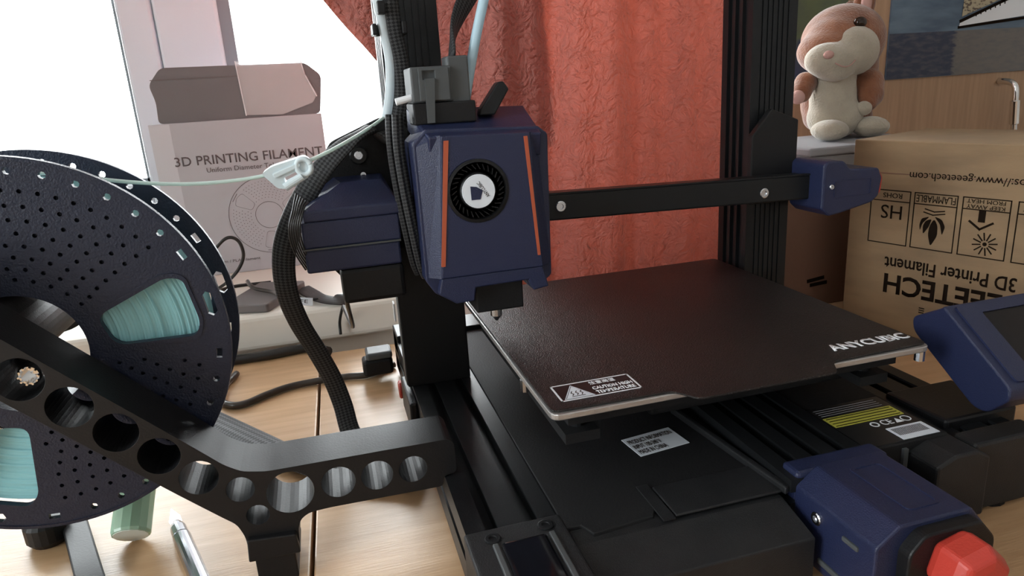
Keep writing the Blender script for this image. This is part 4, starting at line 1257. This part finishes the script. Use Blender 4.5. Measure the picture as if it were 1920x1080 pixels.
blob('body', [((0.3930, 0.302, 0.2820), (0.047, 0.046, 0.041)), ((0.3620, 0.285, 0.2705), (0.036, 0.036, 0.026)), ((0.3740, 0.290, 0.2820), (0.034, 0.036, 0.028)), ((0.4060, 0.312, 0.2500), (0.038, 0.038, 0.052)),
              ((0.3980, 0.314, 0.2130), (0.042, 0.036, 0.042)), ((0.3960, 0.306, 0.1950), (0.042, 0.036, 0.022))], 'fur', label='rust brown plush body')
blob('muzzle', [((0.3400, 0.2600, 0.2610), (0.0270, 0.0220, 0.0190)), ((0.3760, 0.2620, 0.2690), (0.0290, 0.0220, 0.0270)), ((0.3480, 0.2580, 0.2500), (0.0220, 0.0180, 0.0130)), ((0.3560, 0.2620, 0.2640), (0.0220, 0.0220, 0.0170))], 'fur_white', label='cream plush cheeks')
blob('belly', [((0.3660, 0.2800, 0.2200), (0.0270, 0.0240, 0.0420)), ((0.3690, 0.2780, 0.1970), (0.0330, 0.0280, 0.0250)), ((0.3640, 0.2740, 0.2420), (0.0240, 0.0200, 0.0200))], 'fur_white', label='cream plush belly')
ar = blob('arm', [((0.4080, 0.2740, 0.2330), (0.0200, 0.0160, 0.0170)), ((0.4050, 0.2660, 0.2200), (0.0170, 0.0140, 0.0160)), ((0.3980, 0.2600, 0.2110), (0.0110, 0.0110, 0.0100))], 'fur')
blob('paw', [((0.3890, 0.2560, 0.2060), (0.0095, 0.0090, 0.0085))], 'fur_white', ar, 0.002)
ar = blob('arm', [((0.3310, 0.2830, 0.2380), (0.0130, 0.0140, 0.0130)), ((0.3230, 0.2780, 0.2280), (0.0110, 0.0120, 0.0130))], 'fur')
blob('paw', [((0.3150, 0.2740, 0.2230), (0.0080, 0.0080, 0.0085))], 'fur_pink', ar, 0.002)
for fx in (0.345, 0.400):
    blob('foot', [((fx, 0.2560, 0.1850), (0.0200, 0.0230, 0.0120))], 'fur_white')
er = blob('ear', [((0.4180, 0.3000, 0.3240), (0.0140, 0.0090, 0.0250))], 'fur', vox=0.0025)
blob('inner_ear', [((0.4130, 0.2915, 0.3200), (0.0070, 0.0050, 0.0200))], 'fur_pink', er, 0.002)
er = blob('ear', [((0.4330, 0.3400, 0.3120), (0.0120, 0.0090, 0.0180))], 'fur', vox=0.0025)
obj('eye', ball((0.3790, 0.2600, 0.2985), 0.0075, 0.0060, 0.0062), 'eye', TY, smooth=True, label='dark glossy eye')
obj('nose', ball((0.3270, 0.2430, 0.2660), 0.0060, 0.0045, 0.0045), 'fur_pink', TY, smooth=True, label='pink nose')
obj('mouth', tube([(0.3330, 0.2395, 0.2570), (0.3420, 0.2375, 0.2530), (0.3520, 0.2390, 0.2540), (0.3600, 0.2410, 0.2590)], 0.0006, k=6), 'fur_pink', TY, smooth=True)


# pictures on the wardrobe
def sea_mat(name, a, b, c, edge, axis='X', nsc=60, st=(1, 1, 3)):
    """paint patches: colour a -> b across an edge along one axis, streaked with noise"""
    m = bpy.data.materials.new(name)
    m.use_nodes = True
    nt = m.node_tree
    bs = nt.nodes['Principled BSDF']
    bs.inputs['Roughness'].default_value = 0.45
    tc = nt.nodes.new('ShaderNodeTexCoord')
    sp = nt.nodes.new('ShaderNodeSeparateXYZ')
    nt.links.new(tc.outputs['Object'], sp.inputs[0])
    mp = nt.nodes.new('ShaderNodeMapping')
    mp.inputs['Scale'].default_value = st
    mp.inputs['Rotation'].default_value = (0, 0.35, 0)
    nt.links.new(tc.outputs['Object'], mp.inputs[0])
    n = nt.nodes.new('ShaderNodeTexNoise')
    n.inputs['Scale'].default_value = nsc
    n.inputs['Detail'].default_value = 6
    nt.links.new(mp.outputs[0], n.inputs['Vector'])
    ma = nt.nodes.new('ShaderNodeMath')
    ma.operation = 'MULTIPLY_ADD'
    ma.inputs[1].default_value = 0.03
    nt.links.new(n.outputs[0], ma.inputs[0])
    nt.links.new(sp.outputs[axis], ma.inputs[2])
    rp = nt.nodes.new('ShaderNodeMapRange')
    rp.inputs[1].default_value = edge - 0.004 + 0.015
    rp.inputs[2].default_value = edge + 0.004 + 0.015
    nt.links.new(ma.outputs[0], rp.inputs[0])
    mx = nt.nodes.new('ShaderNodeMixRGB')
    nt.links.new(rp.outputs[0], mx.inputs[0])
    mx.inputs[1].default_value = (*a, 1)
    mx.inputs[2].default_value = (*b, 1)
    cr2 = nt.nodes.new('ShaderNodeValToRGB')
    cr2.color_ramp.elements[0].position = 0.42
    cr2.color_ramp.elements[1].position = 0.68
    cr2.color_ramp.elements[0].color = (0, 0, 0, 1)
    cr2.color_ramp.elements[1].color = (1, 1, 1, 1)
    nt.links.new(n.outputs[0], cr2.inputs[0])
    ml = nt.nodes.new('ShaderNodeMath')
    ml.operation = 'MULTIPLY'
    ml.inputs[1].default_value = 0.6
    nt.links.new(cr2.outputs[0], ml.inputs[0])
    m2 = nt.nodes.new('ShaderNodeMixRGB')
    nt.links.new(ml.outputs[0], m2.inputs[0])
    nt.links.new(mx.outputs[0], m2.inputs[1])
    m2.inputs[2].default_value = (*c, 1)
    nt.links.new(m2.outputs[0], bs.inputs['Base Color'])
    return m


SHP = thing('ship_picture', 'unframed picture of a white ship on dark blue water', 'picture', (0.74, 0.447, 0.23))
yp = 0.4475
obj('sheet', box(0.5935, 0.900, yp, yp + 0.0024, 0.2300, 0.450), mat('picture_sky', (0.06, 0.10, 0.155), 0.45, col2=(0.13, 0.19, 0.25), nscale=14, stretch=(1, 1, 4), detail=6), SHP)
obj('sea', box(0.5940, 0.900, yp - 0.0003, yp, 0.2305, 0.2930), sea_mat('picture_sea', (0.018, 0.026, 0.060), (0.16, 0.145, 0.13), (0.10, 0.10, 0.11), 0.712, 'X'), SHP)
PF = mtx((0, yp - 0.0004, 0), (1, 0, 0), (0, 0, 1), (0, -1, 0))
obj('hull', prism([(0.7160, 0.2990), (0.900, 0.3150), (0.900, 0.3560), (0.7940, 0.3300), (0.7180, 0.3060)], 0, 0.0003, PF), 'white_print', SHP)
obj('deck_line', lines([(0.7180, 0.3060, 0.7940, 0.3320), (0.7940, 0.3320, 0.900, 0.3680)], 0.0045, mtx((0, yp - 0.0007, 0), (1, 0, 0), (0, 0, 1), (0, -1, 0))), 'ink', SHP)
M['deckpaint'] = mat('ochre_superstructure', (0.42, 0.36, 0.24), 0.5, col2=(0.10, 0.07, 0.05), nscale=160, stretch=(1, 1, 2), ramp=(0.5, 0.6))
obj('superstructure', prism([(0.7195, 0.3120), (0.7940, 0.3360), (0.900, 0.3720), (0.900, 0.45), (0.7240, 0.45)], 0, 0.0003, PF), 'deckpaint', SHP)
obj('waterline', lines([(0.7160, 0.2975, 0.900, 0.3110)], 0.004, PF), 'ink', SHP)
obj('porthole', lines([(0.745 + 0.0085 * i, 0.3125 + 0.0026 * i, 0.745 + 0.0085 * i, 0.3155 + 0.0026 * i) for i in range(7)], 0.0018, mtx((0, yp - 0.0008, 0), (1, 0, 0), (0, 0, 1), (0, -1, 0))), 'ink', SHP)

LP = thing('landscape_picture', 'green and blue landscape picture partly hidden behind the stuffed toy', 'picture', (0.45, 0.447, 0.24))
obj('sheet', box(0.372, 0.520, yp, yp + 0.0024, 0.232, 0.42), sea_mat('picture_meadow', (0.035, 0.045, 0.105), (0.10, 0.135, 0.06), (0.06, 0.085, 0.065), 0.290, 'Z', 45, (1, 1, 1)), LP)
